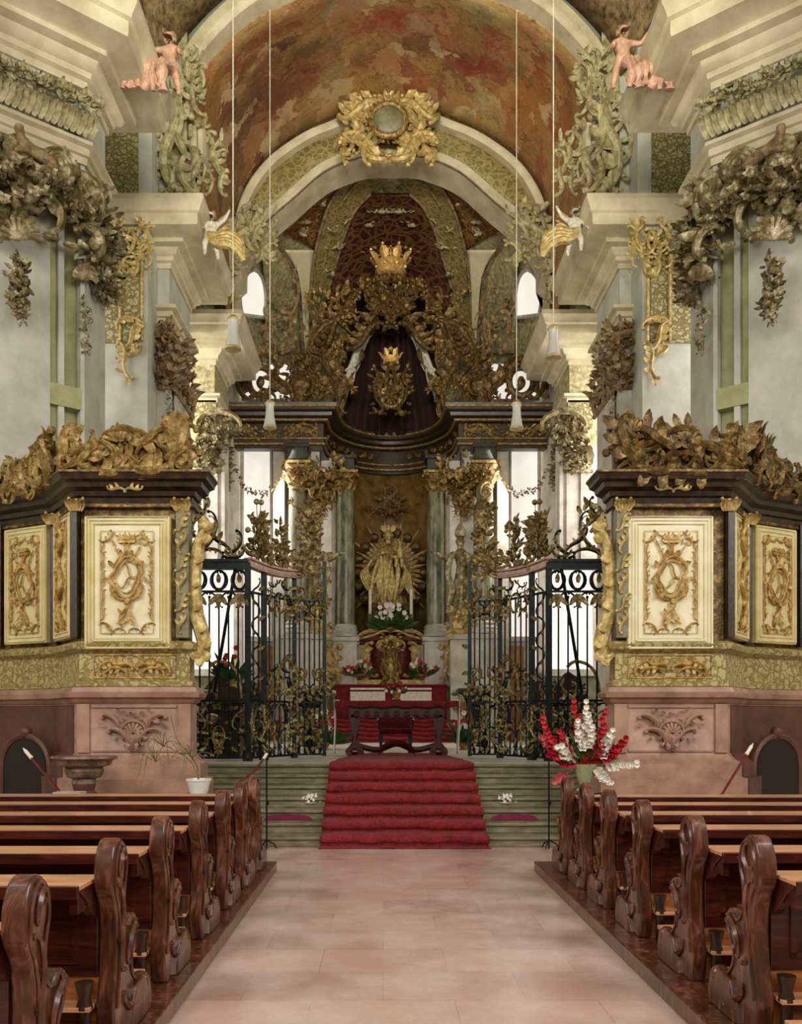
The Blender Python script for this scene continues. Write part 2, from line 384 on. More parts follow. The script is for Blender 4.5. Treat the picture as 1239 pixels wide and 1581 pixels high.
def mould(mb, plan, prof, s, close_ends=True, right=True):
    """sweep a moulding profile [(out, z)] along a plan line [(u, d)] with mitred corners; out is measured towards the nave axis/camera side"""
    n = len(plan); nor = []
    for i in range(n-1):
        du = plan[i+1][0]-plan[i][0]; dd = plan[i+1][1]-plan[i][1]; L = sqrt(du*du+dd*dd); nor.append((dd/L, -du/L) if not right else (-dd/L, du/L))
    vs = []; m = len(prof)
    for i in range(n):
        if i == 0: a = nor[0]
        elif i == n-1: a = nor[-1]
        else:
            b, c = nor[i-1], nor[i]; k = 1+b[0]*c[0]+b[1]*c[1]; k = max(k, .25); a = ((b[0]+c[0])/k, (b[1]+c[1])/k)
        for (o, z) in prof: vs.append((AX+s*(plan[i][0]+a[0]*o), plan[i][1]+a[1]*o, z))
    fs = [(i*m+j, i*m+j+1, (i+1)*m+j+1, (i+1)*m+j) for i in range(n-1) for j in range(m-1)]
    if close_ends: fs += [tuple(range(m)), tuple((n-1)*m+j for j in range(m))]
    mb.add(vs, fs)
def cornice_prof(z0, H, P, back=-.05):
    """classical cornice from z0 up to z0+H projecting P"""
    pts = [(back, 0), (.05, 0), (.05, .10), (.12, .13), (.14, .2), (.22, .24), (.27, .33), (.42, .36), (.42, .43), (.46, .45), (.82, .50), (.84, .54), (.84, .7), (.9, .73), (.91, .78), (.96, .86), (1, .9), (1, 1), (back, 1)]
    return [(p[0]*P, z0+p[1]*H) for p in pts]
def skin_figure(name, joints, edges, mat, parent=None, sub=2, hair=None):
    me = bpy.data.meshes.new(name); off = V(parent.location) if parent else V((0,0,0)); me.from_pydata([V(j[0])-off for j in joints], edges, []); me.update()
    o = bpy.data.objects.new(name, me); C.objects.link(o)
    o.modifiers.new('skin', 'SKIN'); sv = me.skin_vertices[0].data
    for i, j in enumerate(joints):
        r = j[1]; sv[i].radius = r if hasattr(r, '__len__') else (r, r); sv[i].use_root = (i == 0)
    s = o.modifiers.new('sub', 'SUBSURF'); s.levels = s.render_levels = sub
    me.materials.append(mat); o.modifiers['skin'].use_smooth_shade = True
    if parent: o.parent = parent
    return o
# ================================================================== setting
mb = MB(); mb.box(-12, 12, -6, 40, -.3, 0); struct(mb.build('floor', M['floor'], smooth=False))
mb = MB(); mb.box(-8, 8.5, 14.452, 40, 0.0, 1.07); struct(mb.build('floor', M['lightstone'], smooth=False))
# stone stair: seven risers
mb = MB(); NR = 7; RH = 1.07/7
for i in range(NR):
    y = 12.3+.35*i; z = RH*(i+1)
    bl = [(AX-3.9, AX+3.9, y)] if i > 1 else [(AX-2.66, AX+2.66, y), (AX-3.9, AX-2.67, 12.68), (AX+2.67, AX+3.9, 12.68)]
    for xa, xb, ya in bl:
        y1 = 14.45 if i == NR-1 else 12.3+.35*(i+1)+.02
        if i < 2 and ya > 12.66: y1 = 13.02
        if y1 > ya: mb.box(xa, xb, ya, y1, z-RH if i else 0, z-.045); mb.box(xa, xb, ya-.035, y1, z-.045, z)
struct(mb.build('trim_1', M['stepstone'], smooth=False, bevel=.012), 'seven grey green stone steps up to the choir')
tn = [2]
def trim(mb, mat, label, **k):
    o = mb.build('trim_%d' % tn[0], mat, **k); tn[0] += 1; return struct(o, label)
def ext(mb, s, plan, z0, z1):
    mb.prism(plan, lambda a, b, t: (AX+s*a, b, t), z0, z1)
def wallF(s, a, b, z=0):
    r = V((s*(b[0]-a[0]), b[1]-a[1], 0)); n = r.cross(V((0,0,1)))
    if n.y > 0 and abs(n.y) > 1e-3: n = -n
    if abs(n.y) <= 1e-3*max(1, abs(n.x)): n = V((-s, 0, 0))
    return Fr((AX+s*a[0], a[1], z), r, (0,0,1), n), r.length
ZC = 12.6; CHh = 1.22
SN = {-1: 'left', 1: 'right'}
for s in (-1, 1):
    A = (6.48,14.05); B = (5.4,14.9)
    L = lambda t, o=0: (A[0]+(B[0]-A[0])*t+.62*o*1.0, A[1]+(B[1]-A[1])*t+.79*o)   # o>0 sinks into the wall
    face = [L(-1.6), L(.58), L(.58,.12), L(.68,.12), L(.68), L(.75), L(.75,.22), L(.95,.22), L(.95), B, (5.4,16.0), (5.52,16.0), (5.52,16.25)]
    mb = MB(); ext(mb, s, face+[(8.5,16.25),(12,14.0),(12,10.5)], 0, 17)
    struct(mb.build('wall_'+SN[s], M['plaster'], smooth=False))
    mb = MB()
    for t0, t1, o in ((.585,.675,.115),(.755,.945,.215)):
        a = L(t0, o-.02); b = L(t1, o-.02); c = L(t1, o+.05); d = L(t0, o+.05); ext(mb, s, [a,b,c,d], 0, 11.0)
    trim(mb, M['olive'], 'olive recessed strips of the crossing pier on the %s' % SN[s], smooth=False)
    # horizontal band across the recess, and small ledge
    mb = MB(); ext(mb, s, [L(.58,-.02), L(.95,-.02), L(.95,.2), L(.58,.2)], Zp(625,14.6), Zp(592,14.6)); trim(mb, M['olive'], 'band across the recessed strips on the %s' % SN[s], smooth=False)
    # architrave and cornice of the crossing pier
    main = [L(-1.8), B, (5.4,16.0), (8.2,16.0)]
    mb = MB(); mould(mb, main, [(-.05,11.3),(.05,11.3),(.05,11.42),(.1,11.44),(.1,11.56),(.17,11.6),(.17,11.66),(-.05,11.66)], s); mould(mb, [L(-1.8), L(.6), B, (5.4,16.0), (8.2,16)], cornice_prof(ZC, CHh, 1.05), s)
    trim(mb, M['cornice'], 'cream cornice of the crossing pier on the %s' % SN[s])
    # choir piers: cornice lines, fronts
    p1 = [(8.2,20.8),(5.4,20.8),(5.4,23.0),(7.9,23.0)]; p3 = [(8.2,26.4),(5.4,26.4),(5.4,28.4),(7.0,28.6)]
    for q, nm in ((p1,'first'),(p3,'second')):
        mb = MB(); mould(mb, q, cornice_prof(ZC, CHh, 1.02), s)
        mould(mb, q, [(-.05,11.3),(.05,11.3),(.05,11.42),(.1,11.44),(.1,11.56),(.2,11.6),(.2,11.68),(-.05,11.68)], s)
        trim(mb, M['cornice'], 'cream cornice of the %s choir pier on the %s' % (nm, SN[s]))
        mb = MB(); ext(mb, s, [(q[0][0]+1,q[0][1]), q[1], q[2], (q[3][0]+1,q[3][1])], 0, 17.2); trim(mb, M['plaster'] if nm == 'first' else M['stucco'], '%s choir pier on the %s' % (nm, SN[s]), smooth=False)
    # front strip of the first choir pier, standing forward up to the fascia
    mb = MB(); u1 = U(228,19.9); u0 = U(165,19.9)
    ext(mb, s, [(8.4,19.9),(u1,19.9),(u1,20.9),(8.4,20.9)], 0, ZC+CHh*.42); ext(mb, s, [(8.4,20.1),(u1-.05,20.1),(u1-.05,20.9),(8.4,20.9)], ZC+CHh, 18)
    trim(mb, M['plaster'], 'forward strip of the first choir pier on the %s' % SN[s], smooth=False)
    mb = MB(); ext(mb, s, [(8.4,19.86),(U(216,19.9),19.86),(U(216,19.9),19.95),(8.4,19.95)], Zp(530,19.9), ZC+.3)
    trim(mb, M['tracery'], 'gilded stucco panel on the forward strip on the %s' % SN[s], smooth=False)
    mb = MB(); ext(mb, s, [(8.4,20.06),(U(214,20.1),20.06),(U(214,20.1),20.15),(8.4,20.15)], ZC+CHh, Zp(160,20.1))
    trim(mb, M['tracery'], 'gilded stucco panel above the choir cornice on the %s' % SN[s], smooth=False)
    mb = MB()
    for xx in (186, 220):
        u = U(xx,19.86); mb.tube([(AX+s*u,19.84,Zp(528,19.9)),(AX+s*u,19.84,ZC+.2)], .04, 6)
    trim(mb, M['palegold'], 'gold mouldings framing the stucco panel on the %s' % SN[s])
    # narrow strips beside it towards the altar
    mb = MB()
    for (xa, xb, d, z1, m_) in ((250,272,22.6,11.2,0),):
        pass
    mb = MB(); ext(mb, s, [(5.36,21.1),(5.3,21.1),(5.3,22.6),(5.36,22.6)], 0, Zp(585,21.5)); ext(mb, s, [(5.36,20.84),(5.36,20.75),(5.75,20.75),(5.75,20.84)], 0, Zp(590,21))
    trim(mb, M['lightstone'], 'slim pilaster strips of the first choir pier on the %s' % SN[s], smooth=False)
    mb = MB(); ext(mb, s, [(U(296,26.3),26.3),(U(334,26.3),26.3),(U(334,26.3),26.45),(U(296,26.3),26.45)], Zp(660,26.3), 11.5)
    trim(mb, M['tracery'], 'gilded stucco panel of the second choir pier on the %s' % SN[s], smooth=False)
    mb = MB(); ext(mb, s, [(6.4,26.25),(U(352,26.3),26.25),(U(352,26.3),26.45),(6.4,26.45)], 0, Zp(690,26.3))
    for xx in (312,334,345): mb.box(AX+s*U(xx,26.2)-.05, AX+s*U(xx,26.2)+.05, 26.16, 26.3, 1.07, Zp(690,26.3))
    trim(mb, M['lightstone'], 'pale pilaster front of the second choir pier on the %s' % SN[s], smooth=False)
    # attic blocks above the cornices
    mb = MB(); ext(mb, s, [(8,20.9),(5.0,20.9),(5.0,22.2),(8,22.2)], ZC+CHh, 18.4); ext(mb, s, [(8,26.6),(4.95,26.6),(4.95,27.4),(8,27.4)], ZC+CHh, 20.5)
    trim(mb, M['stucco'], 'attic blocks carrying the vault on the %s' % SN[s], smooth=False)
    # outer walls of the window bays (hidden behind the piers)
    mb = MB(); mb.box(AX+s*8.2, AX+s*8.5, 16, 29, 0, 20); trim(mb, M['plaster'], 'outer bay wall on the %s' % SN[s], smooth=False)
# ---- vault
hA = [(0,20.35),(1.2,20.15),(2.31,19.6),(3.35,19.15),(4.23,18.4),(4.8,17.6),(4.97,16.6),(4.97,15.4),(4.97,13.82)]
hB = [(0,20.7),(1.0,20.62),(1.92,20.3),(2.82,19.9),(3.83,19.17),(4.5,18.3),(4.85,17.3),(4.95,16.0),(4.95,13.82)]
hI = [(0,19.4),(.6,19.4),(1.12,19.3),(2.12,18.87),(3.13,18.0),(3.83,17.4),(4.4,16.75),(4.78,16.0),(4.88,15.2),(4.9,13.82)]
def full(h, k=5): h = catmull(h, k); return [(-a, z) for a, z in h[::-1]]+h[1:]
cA, cB, cI = full(hA), full(hB), full(hI)
def loft(c0, d0, c1, d1, n=6, bulge=0):
    mb = MB(); m = len(c0)-1
    def fn(a, b):
        i = round(a*m); p = c0[i]; q = c1[i]; return (AX+p[0]*(1-b)+q[0]*b, d0+(d1-d0)*b, p[1]*(1-b)+q[1]*b+bulge*sin(pi*b))
    mb.grid(fn, m, n); return mb
o = loft(cA, 21.4, cB, 27.0, 8, .35).build('ceiling', M['fresco'], solid=.05); struct(o, 'painted choir vault')
big = [(a*1.5, 13.8+(z-13.8)*1.35) for a, z in cA if z > 16.9]
off = [(a*1.1, 13.8+(z-13.8)*1.08) for a, z in cA if z > 16.9]
o = loft(off, 21.0, big, 13.5, 8, .3).build('ceiling', M['brownstucco'], solid=.05); struct(o, 'crossing vault')
def archband(prof_pts, curve, mat, label):
    """sweep a section [(out from the curve, d)] along an arch"""
    mb = MB(); n = len(curve); m = len(prof_pts); vs = []
    for i in range(n):
        a = curve[max(i-1,0)]; b = curve[min(i+1,n-1)]; t = V((b[0]-a[0], 0, b[1]-a[1])).normalized(); nn = V((-t.z, 0, t.x))
        if nn.z < 0 or (abs(nn.z) < .01 and nn.x*curve[i][0] < 0): nn = -nn
        for (o_, d_) in prof_pts: vs.append(V((AX+curve[i][0], d_, curve[i][1]))+nn*o_)
    fs = [(i*m+j, i*m+(j+1)%m, (i+1)*m+(j+1)%m, (i+1)*m+j) for i in range(n-1) for j in range(m)]
    fs += [tuple(range(m)), tuple((n-1)*m+j for j in range(m))]; mb.add(vs, fs); return trim(mb, mat, label)
archband([(0,21.5),(0,20.95),(.04,20.9),(.1,20.88),(.12,20.95),(.2,20.93),(.26,20.84),(.36,20.84),(.4,20.95),(.4,21.5)], cA, M['cornice'], 'moulded arch between crossing and choir')
archband([(0,28.2),(0,26.95),(.05,26.9),(.12,26.9),(.14,26.98),(.26,26.98),(.3,27.02),(.3,28.2)], cI, M['cornice'], 'inner moulding of the apse arch')
archband([(-.3,28),(-.3,26.72),(-.22,26.66),(-.1,26.66),(-.06,26.78),(.02,26.8),(.1,26.72),(.12,28)], cB, M['cornice'], 'outer moulding of the apse arch')
# face of the arch between the two mouldings
mb = MB(); m = len(cB)-1
mb.grid(lambda a, b: (AX+cI[round(a*m)][0]*(1-b)+cB[round(a*m)][0]*b, 27.05, cI[round(a*m)][1]*(1-b)+cB[round(a*m)][1]*b), m, 2)
trim(mb, M['ribpat'], 'stuccoed face of the apse arch', solid=.1)
# ---- apse: wall and half dome
EC = V((AX, 28.2, 13.8)); EA, EB, EZ = 5.7, 8.2, 6.2
def dome(phi, th, k=1.0):     # phi from the back (0) to the sides, th elevation
    return V((EC.x+EA*sin(phi)*cos(th)*k, EC.y+EB*cos(phi)*cos(th)*k, EC.z+EZ*sin(th)*k))
def hit(px, py, k=.985):      # where the sight line meets the apse (dome above, wall below)
    dr = W(px, py, 1.0)-V((0,0,CH)); a = dr.x; b = dr.y; c = dr.z; o = V((0,0,CH))-EC; X, Y, Z = EA*k, EB*k, EZ*k
    def sol(z):
        qa = a*a/X/X+b*b/Y/Y+(c*c/Z/Z if z else 0); qb = 2*(o.x*a/X/X+o.y*b/Y/Y+(o.z*c/Z/Z if z else 0)); qc = o.x**2/X/X+o.y**2/Y/Y+(o.z**2/Z/Z if z else 0)-1
        return (-qb+sqrt(max(0, qb*qb-4*qa*qc)))/2/qa
    t = sol(False)
    if CH+c*t > EC.z: t = sol(True)
    return V((0,0,CH))+dr*t
D = radians
def patch(p0, p1, t0, t1, k, mat, label, nu=10, nv=12, solid=.04):
    mb = MB(); mb.grid(lambda a, b: dome(p0+(p1-p0)*a, t0+(t1-t0)*b, k), nu, nv); return trim(mb, mat, label, solid=solid)
patch(D(-90), D(90), 0, D(89), 1.0, M['stucco'], 'half dome of the apse', 36, 14)
mb = MB(); mb.grid(lambda a, b: (EC.x+EA*sin(pi*(a-.5)), EC.y+EB*cos(pi*(a-.5)), 1.07+b*12.75), 36, 4); struct(mb.build('wall_back', M['lightstone'], solid=.04))
# camera
cam = bpy.data.cameras.new('camera'); co = bpy.data.objects.new('camera', cam); C.objects.link(co)
co.location = (0,0,CH); co.rotation_euler = (pi/2,0,0); cam.sensor_fit = 'VERTICAL'; cam.sensor_height = 36
cam.lens = F0/1581*36; cam.shift_y = (VY-790.5)/1581; cam.shift_x = (619.5-VX)/1581; cam.clip_end = 200
bpy.context.scene.camera = co
# ---- light
w = bpy.data.worlds.new('world'); bpy.context.scene.world = w; w.use_nodes = True
w.node_tree.nodes['Background'].inputs[0].default_value = (1.0,.95,.6,1); w.node_tree.nodes['Background'].inputs[1].default_value = .2
def area(name, loc, tgt, sx, sy, p, col):
    l = bpy.data.lights.new(name, 'AREA'); l.shape = 'RECTANGLE'; l.size = sx; l.size_y = sy; l.energy = p; l.color = col
    o = bpy.data.objects.new(name, l); C.objects.link(o); o.location = loc; o.rotation_euler = (V(tgt)-V(loc)).to_track_quat('-Z','Y').to_euler(); return o
cool = (1.0,.93,.9); warm = (1.0,.93,.72)
area('nave_window_light', (-8.5,3,9), (2,12,2), 5, 7, 780, cool)
area('nave_window_light', (9,3,9), (-2,12,2), 5, 7, 900, cool)
area('nave_west_fill_light', (0.3,-5,9), (0.3,26,7.5), 7, 6, 860, (1,.92,.8))  # added frontal fill from behind the camera, no window built
for s in (-1,1):
    cl = area('vault_fill_light', (AX+s*2.2,2.5,11.5), (AX-s*.6,24.5,18.6), 1.8, 1.8, 230, (1,.94,.8)); cl.data.spread = radians(60)  # added narrow-spread fill near the nave axis to brighten the fresco
    area('bay_window_light', (AX+s*8.1,18.2,8), (AX,19.5,6), 3, 8, 170 if s < 0 else 240, cool)
    area('bay_window_light', (AX+s*7.7,24.7,8), (AX-s*1.5,31.5,5.5), 2.6, 9, 480, cool)
    area('apse_window_light', (AX+s*5.0,30.2,8), (AX-s*1,31,5), 1.6, 7, 260, cool)
sc = bpy.context.scene; sc.view_settings.view_transform = 'Standard'; sc.view_settings.look = 'None'; sc.view_settings.gamma = 1; sc.view_settings.use_curve_mapping = False; sc.view_settings.exposure = .06
M['emblem'] = m_gold('ochre_gilded_relief', (120,88,36), (176,140,70), (222,196,132), .15, .45)
# ================================================================== pews
END = catmull([(-.06,.12),(-.10,.3),(-.05,.5),(-.03,.72),(-.07,.86),(-.13,.95),(-.12,1.08),(-.06,1.165),(.02,1.18),(.09,1.13),(.11,1.03),(.07,.94),(.05,.84),(.09,.74),(.17,.70),(.23,.735),(.30,.72),(.33,.65),(.29,.58),(.23,.52),(.24,.43),(.32,.36),(.42,.31),(.47,.22),(.50,.12)], 3)
def pew(s, x, d, L, label, group):
    """s = -1: bench runs to the left of its aisle end, +1 to the right"""
    t = empty('church_pew', (x, d, .12), label, 'pew', group)
    X = lambda a: x+s*a
    mb = MB(); mb.prism([(a+d, b) for a, b in END]+[(d+.5,.12)], lambda a, b, k: (X(k), a, b), -.045, .05)
    e = mb.build('pew_end', M['pewend'], t, bevel=.012)
    mb = MB()
    prof = [(a*.78+.02, .12+(b-.12)*.955+.015) for a, b in END[3:-2]]
    mb.tube([(X(-.047), d+a, b) for a, b in prof], .011, 5)
    F = Fr((X(-.045), d, 0), (0,1,0), (0,0,1), (-s,0,0))
    put_scroll(mb, F, (-.02,1.0), (.04,1.12), .012, s, 'C', .005, leafs=1); put_scroll(mb, F, (.02,.5), (.02,.9), .013, 1, 'S', .004, leafs=2)
    put_scroll(mb, F, (.08,.3), (.3,.28), .016, 1, 'C', .005, leafs=2); put_scroll(mb, F, (.12,.52), (.26,.68), .014, -1, 'C', .005)
    for a in range(6): mb.ball(F.p(.27+.035*cos(a), .66+.035*sin(a), .0), .016, 6, 4)
    mb.build('carved_scrollwork', M['pewend'], e)
    mb = MB(); mb.prism([(d+.10,.12),(d+.50,.12),(d+.53,.2),(d+.49,.3),(d+.44,.28),(d+.38,.36),(d+.2,.34)], lambda a, b, k: (X(k), a, b), -.075, .03); mb.ball((X(-.02), d+.47, .3), (.06,.05,.05), 10, 8)
    mb.build('scrolled_foot', M['pewend'], e, bevel=.01)
    mb = MB(); mb.box(X(.06), X(L), d-.03, d+.02, .46, .965); b = mb.build('backrest', M['pew'], t, smooth=False, bevel=.005)
    mb = MB()
    for k in range(3):
        a = .16+k*1.15
        if a+1.0 < L: mb.box(X(a), X(a+1.0), d-.045, d-.02, .53, .56); mb.box(X(a), X(a+1.0), d-.045, d-.02, .86, .89); mb.box(X(a), X(a+.03), d-.045, d-.02, .53, .89); mb.box(X(a+.97), X(a+1.0), d-.045, d-.02, .53, .89)
    mb.build('panel_moulding', M['pew'], b, smooth=False)
    mb = MB(); mb.box(X(.06), X(L), d-.31, d+.03, .962, .985); o = mb.build('book_ledge', M['pewtop'], t, smooth=False, bevel=.004)
    mb = MB(); mb.box(X(.06), X(L), d-.335, d-.305, .925, .988); mb.box(X(.075), X(.12), d-.28, d-.03, .84, .96); mb.prism([(d-.3,.96),(d-.03,.96),(d-.03,.76),(d-.1,.8),(d-.2,.9)], lambda a, b, k: (X(k), a, b), .06, .11)
    mb.build('ledge_bracket', M['pew'], o, smooth=False, bevel=.004)
    mb = MB(); mb.box(X(.06), X(L), d+.02, d+.46, .45, .485); mb.build('seat', M['seat'], t, smooth=False, bevel=.008)
    mb = MB(); mb.box(X(.06), X(L), d-.02, d+.0, .13, .46); mb.build('lower_panel', M['seat'], t, smooth=False)
    mb = MB(); mb.box(X(.06), X(L), d-.16, d-.0, .315, .34); mb.build('foot_shelf', M['pewtop'], t, smooth=False, bevel=.004)
    mb = MB(); mb.box(X(.05), X(L), d-.44, d-.2, .225, .255); k = mb.build('kneeler', M['pewtop'], t, smooth=False, bevel=.006)
    mb = MB()
    for a in (.1, 1.5, 2.9):
        if a < L: mb.box(X(a), X(a+.07), d-.4, d-.24, .12, .225)
    mb.build('kneeler_foot', M['black'], k, smooth=False)
    mb = MB(); mb.lathe([(.032,.12),(.032,.3),(.045,.33),(.03,.38),(.04,.42),(.05,.46)], (X(.1), d-.12, 0), 10); mb.build('turned_post', M['ebony'], t)
    return t
ordn = ['nearest', 'second nearest', 'third nearest', 'fourth nearest', 'fifth nearest', 'sixth nearest', 'seventh nearest']
ld = [3.48,4.56,5.60,6.70,7.72,8.68,9.6]; rd = [4.68,5.64,6.76,7.76,8.62,9.5]
p0 = None
for i, d in enumerate(ld):
    lb = 'red brown carved pew, %s in the left block%s' % (ordn[i], ', cut by the photo edge' if i == 0 else (', right before the steps' if i == 6 else ''))
    if p0 is None: p0 = pew(-1, -1.43, d, 4.1, lb, 'pews in the left block')
    else: copy_thing(p0, (-1.43, d, .12), lb, 'pew', 'pews in the left block')
p0 = None
for i, d in enumerate(rd):
    lb = 'red brown carved pew, %s in the right block%s' % (ordn[i], ', beside the flower vase' if i == 5 else '')
    if p0 is None: p0 = pew(1, 2.02, d, 4.1, lb, 'pews in the right block')
    else: copy_thing(p0, (2.02, d, .12), lb, 'pew', 'pews in the right block')
for s, x in ((-1,-1.27),(1,1.8)):
    mb = MB(); mb.box(x, x+s*4.6, 2.7, 10.35, 0.001, .12); o = mb.build('pew_platform', M['pewend'], smooth=False, bevel=.01)
    tag(o, 'low brown wooden platform under the %s pews' % SN[s], 'platform')
# ================================================================== carpet on the stair
t = empty('stair_carpet', (AX, 12.3, 0), 'crimson stair carpet running from the aisle up to the altar table', 'carpet')
hw = 1.19
def cz(y):
    return y
line = [(12.12,.012),(12.24,.02)]
for i in range(NR):
    y = 12.265+.35*i; z = RH*(i+1)
    line += [(y-.035, z-RH+.03),(y-.04, z-RH+.07),(y-.075,z-.05),(y-.07,z+.005),(y-.02,z+.03),(y+.06,z+.025)]
    if i < NR-1: line += [(y+.26, z+.018),(y+.295,z+.02)]
line += [(15.2,1.092),(16.2,1.095),(18.6,1.09)]
mb = MB(); line = catmull(line, 3); n = len(line)-1; rr = random.Random(3)
def cf(a, b):
    y, z = line[round(b*n)]; w_ = hw*(1-.0) if y < 14.6 else hw-(min(y,17.0)-14.6)*.09
    return (AX+.03+(a*2-1)*(w_+.02*sin(y*9)), y, z+.012*noise.noise(V((a*9, y*6, z*6)))*2)
mb.grid(cf, 40, n); o = mb.build('carpet_runner', M['carpet'], t, solid=.02)
for s in (-1,1):
    mb = MB(); 
    mb.grid(lambda a, b: (AX+s*(1.33+.72*a), 12.93+.28*b+.01*sin(a*20), .306+.1*sin(pi*min(1,max(0,a*1.0)))**.3*sin(pi*b)**.5+.005), 20, 8)
    mb.box(AX+s*1.35, AX+s*2.0, 12.95, 13.16, .307, .33)
    tag(mb.build('kneeling_cushion', M['purple']), 'flat magenta velvet cushion on the steps %s of the red carpet' % SN[s], 'cushion', 'kneeling cushions on the steps')
    # small silver flower bowl above the cushion
    x = 480 if s < 0 else 781; c = W(x, 1252, 13.4); c.z = .459
    t = empty('small_flower_bowl', c, 'tiny silver bowl of pale blossoms on the step %s of the carpet' % SN[s], 'bowl', 'flower bowls on the steps')
    mb = MB(); mb.lathe([(.04,0),(.03,.02),(.05,.04),(.11,.07),(.105,.08)], c, 12); mb.build('bowl', M['lightstone'], t)
    mb = MB(); garland(mb, [c+V((-.14,0,.08)), c+V((0,0,.16)), c+V((.14,0,.08))], .1, 3, 26, flowers=.6); mb.build('blossom', M['petalwhite'], t)
# stair rail posts
for (px, d) in ((412,12.15),(848,12.15)):
    x = (px-VX)*d/F0; s = -1 if px < 600 else 1
    t = empty('handrail_post', (x,d,0), 'thin black iron handrail post at the %s foot of the steps' % SN[s], 'handrail', 'iron handrail posts')
    mb = MB(); mb.tube([(x,d,0),(x,d,1.33)], .012, 8); mb.ball((x,d,1.34), .022)
    mb.tube([(x,d,.62),(x+.015,d,.64),(x,d,.66)], .025, 6); mb.build('post', M['iron'], t)
    mb = MB()
    for a in range(3): mb.tube([(x,d,.12),(x+.1*cos(a*2.1),d+.1*sin(a*2.1),.07),(x+.14*cos(a*2.1),d+.14*sin(a*2.1),.01)], .01, 6)
    mb.build('tripod_foot', M['iron'], t)
    if s < 0:
        mb = MB(); mb.tube([(x,d,1.32),(x-.1,d-.4,1.12),(x-.25,d-1.0,.98)], .016, 8); mb.build('handrail', M['flag'], t)
        mb = MB(); mb.tube([(x,d,1.33),(x-.03,d-.12,1.26)], .022, 8); mb.build('white_tip', M['wax'], t)

# ================================================================== choir boxes beside the steps
def emblem(mb, F, w, h):
    """mitre, crosier and sword over an oval shield with scrolls; w, h of the panel, origin bottom centre"""
    k = h/1.9
    mb.prism([(-.13*k,1.56*k),(.13*k,1.56*k),(.155*k,1.62*k),(.02*k,1.62*k),(.0,1.6*k),(-.02*k,1.62*k),(-.155*k,1.62*k)], lambda a, b, t: F.p(a, b, t), 0, .05)
    mb.prism([(-.15*k,1.64*k),(-.1*k,1.61*k),(.1*k,1.61*k),(.15*k,1.64*k),(.1*k,1.7*k),(.04*k,1.66*k),(0,1.7*k),(-.04*k,1.66*k),(-.1*k,1.7*k)], lambda a, b, t: F.p(a, b, t), 0, .06)
    for sx in (-1,1): put_scroll(mb, F, (sx*.07*k,1.32*k), (sx*.05*k,1.56*k), .02*k, -sx, 'C', .03)
    mb.tube([F.p(-.24*k,1.58*k,.03), F.p(-.1*k,1.3*k,.03)], .014*k, 6); mb.tube([F.p(-.27*k,1.64*k,.03), F.p(-.21*k,1.53*k,.03)], [.004,.025*k], 6); mb.tube([F.p(-.19*k,1.43*k,.03), F.p(-.12*k,1.47*k,.03)], .01*k, 5)
    mb.tube([F.p(.1*k,1.28*k,.03), F.p(.22*k,1.5*k,.03)], .014*k, 6)
    mb.tube([F.p(.27*k+r_*cos(a)*k, 1.58*k+r_*sin(a)*k, .03) for a, r_ in ((3.6,.08),(2.6,.085),(1.6,.085),(.6,.08),(-.4,.075),(-1.3,.05),(-2.3,.03),(-3.4,.015))], .016*k, 6)
    ov = [(.0+.24*k*sin(a)*(1+.06*sin(3*a)), 1.0*k+.34*k*cos(a)) for a in [i*2*pi/24 for i in range(24)]]
    ov = [(x*(.84 if y < .85*k else 1)+(.04*k if y > k else -.02*k), y) for x, y in ov]
    rib(mb, F, ov, .024*k, .035, 7); rib(mb, F, [(x*.74, k+(y-k)*.78) for x, y in ov], .016*k, .03, 5)
    for i, a in enumerate((.2,.9,1.6,2.3,3.0,3.8,4.5,5.2,5.9)):
        mb.leaf(F.p(.25*k*sin(a), k+.35*k*cos(a), .03), F.d(sin(a+.5), cos(a+.5), .2), F.n, .15*k, .08*k, .9)
    for sx in (-1,1):
        put_scroll(mb, F, (sx*.06*k,.62*k), (sx*.26*k,.86*k), .02*k, sx, 'C', .03, leafs=2); put_scroll(mb, F, (sx*.22*k,1.2*k), (sx*.08*k,1.36*k), .013*k, sx, 'S', .03, leafs=2)
    put_scroll(mb, F, (-.12*k,.25*k), (.08*k,.62*k), .021*k, 1, 'S', .03, leafs=2); put_scroll(mb, F, (.1*k,.98*k), (-.02*k,1.22*k), .013*k, 1, 'S', .03); put_scroll(mb, F, (-.08*k,.82*k), (.06*k,1.0*k), .013*k, -1, 'S', .03, leafs=1)
    for sx in (-1,1): mb.leaf(F.p(0,.5*k,.03), F.d(sx*.5,-1,.1), F.n, .28*k, .07*k, .5); mb.leaf(F.p(0,.3*k,.03), F.d(sx*.9,-.5,.1), F.n, .2*k, .07*k, .7)
def border(mb, F, w, h, z0=0, r=.016, dense=1.0, seed=1):
    q = random.Random(seed)
    rib(mb, F, [(-w/2,z0),(w/2,z0),(w/2,z0+h),(-w/2,z0+h)], r*.8, .02, 5)
    for sx in (-1,1):
        for y0, sg in ((z0,1),(z0+h,-1)):
            put_scroll(mb, F, (sx*w*.48,y0+sg*.2*w), (sx*w*.28,y0+sg*.03*w), r*1.5, sx*sg, 'C', .02, leafs=2)
        n = max(2, int(h/.22*dense))
        for i in range(n):
            y = z0+h*(.14+.74*(i+.5)/n); put_scroll(mb, F, (sx*w*.46,y-.07), (sx*w*.44,y+.07), r, sx*(-1)**i, 'S', .02, leafs=1)
    n = max(2, int(w*.5/.2))
    for i in range(n):
        for y0 in (z0+.03*h, z0+.97*h):
            x = -w*.28+w*.56*(i+.5)/n; put_scroll(mb, F, (x-.07,y0), (x+.07,y0), r, 1 if y0 > z0+h/2 else -1, 'C', .02, leafs=1)
BP = [(6.95,14.0),(6.25,13.65),(5.22,13.12),(4.57,12.2),(2.97,12.2),(2.97,12.55)]
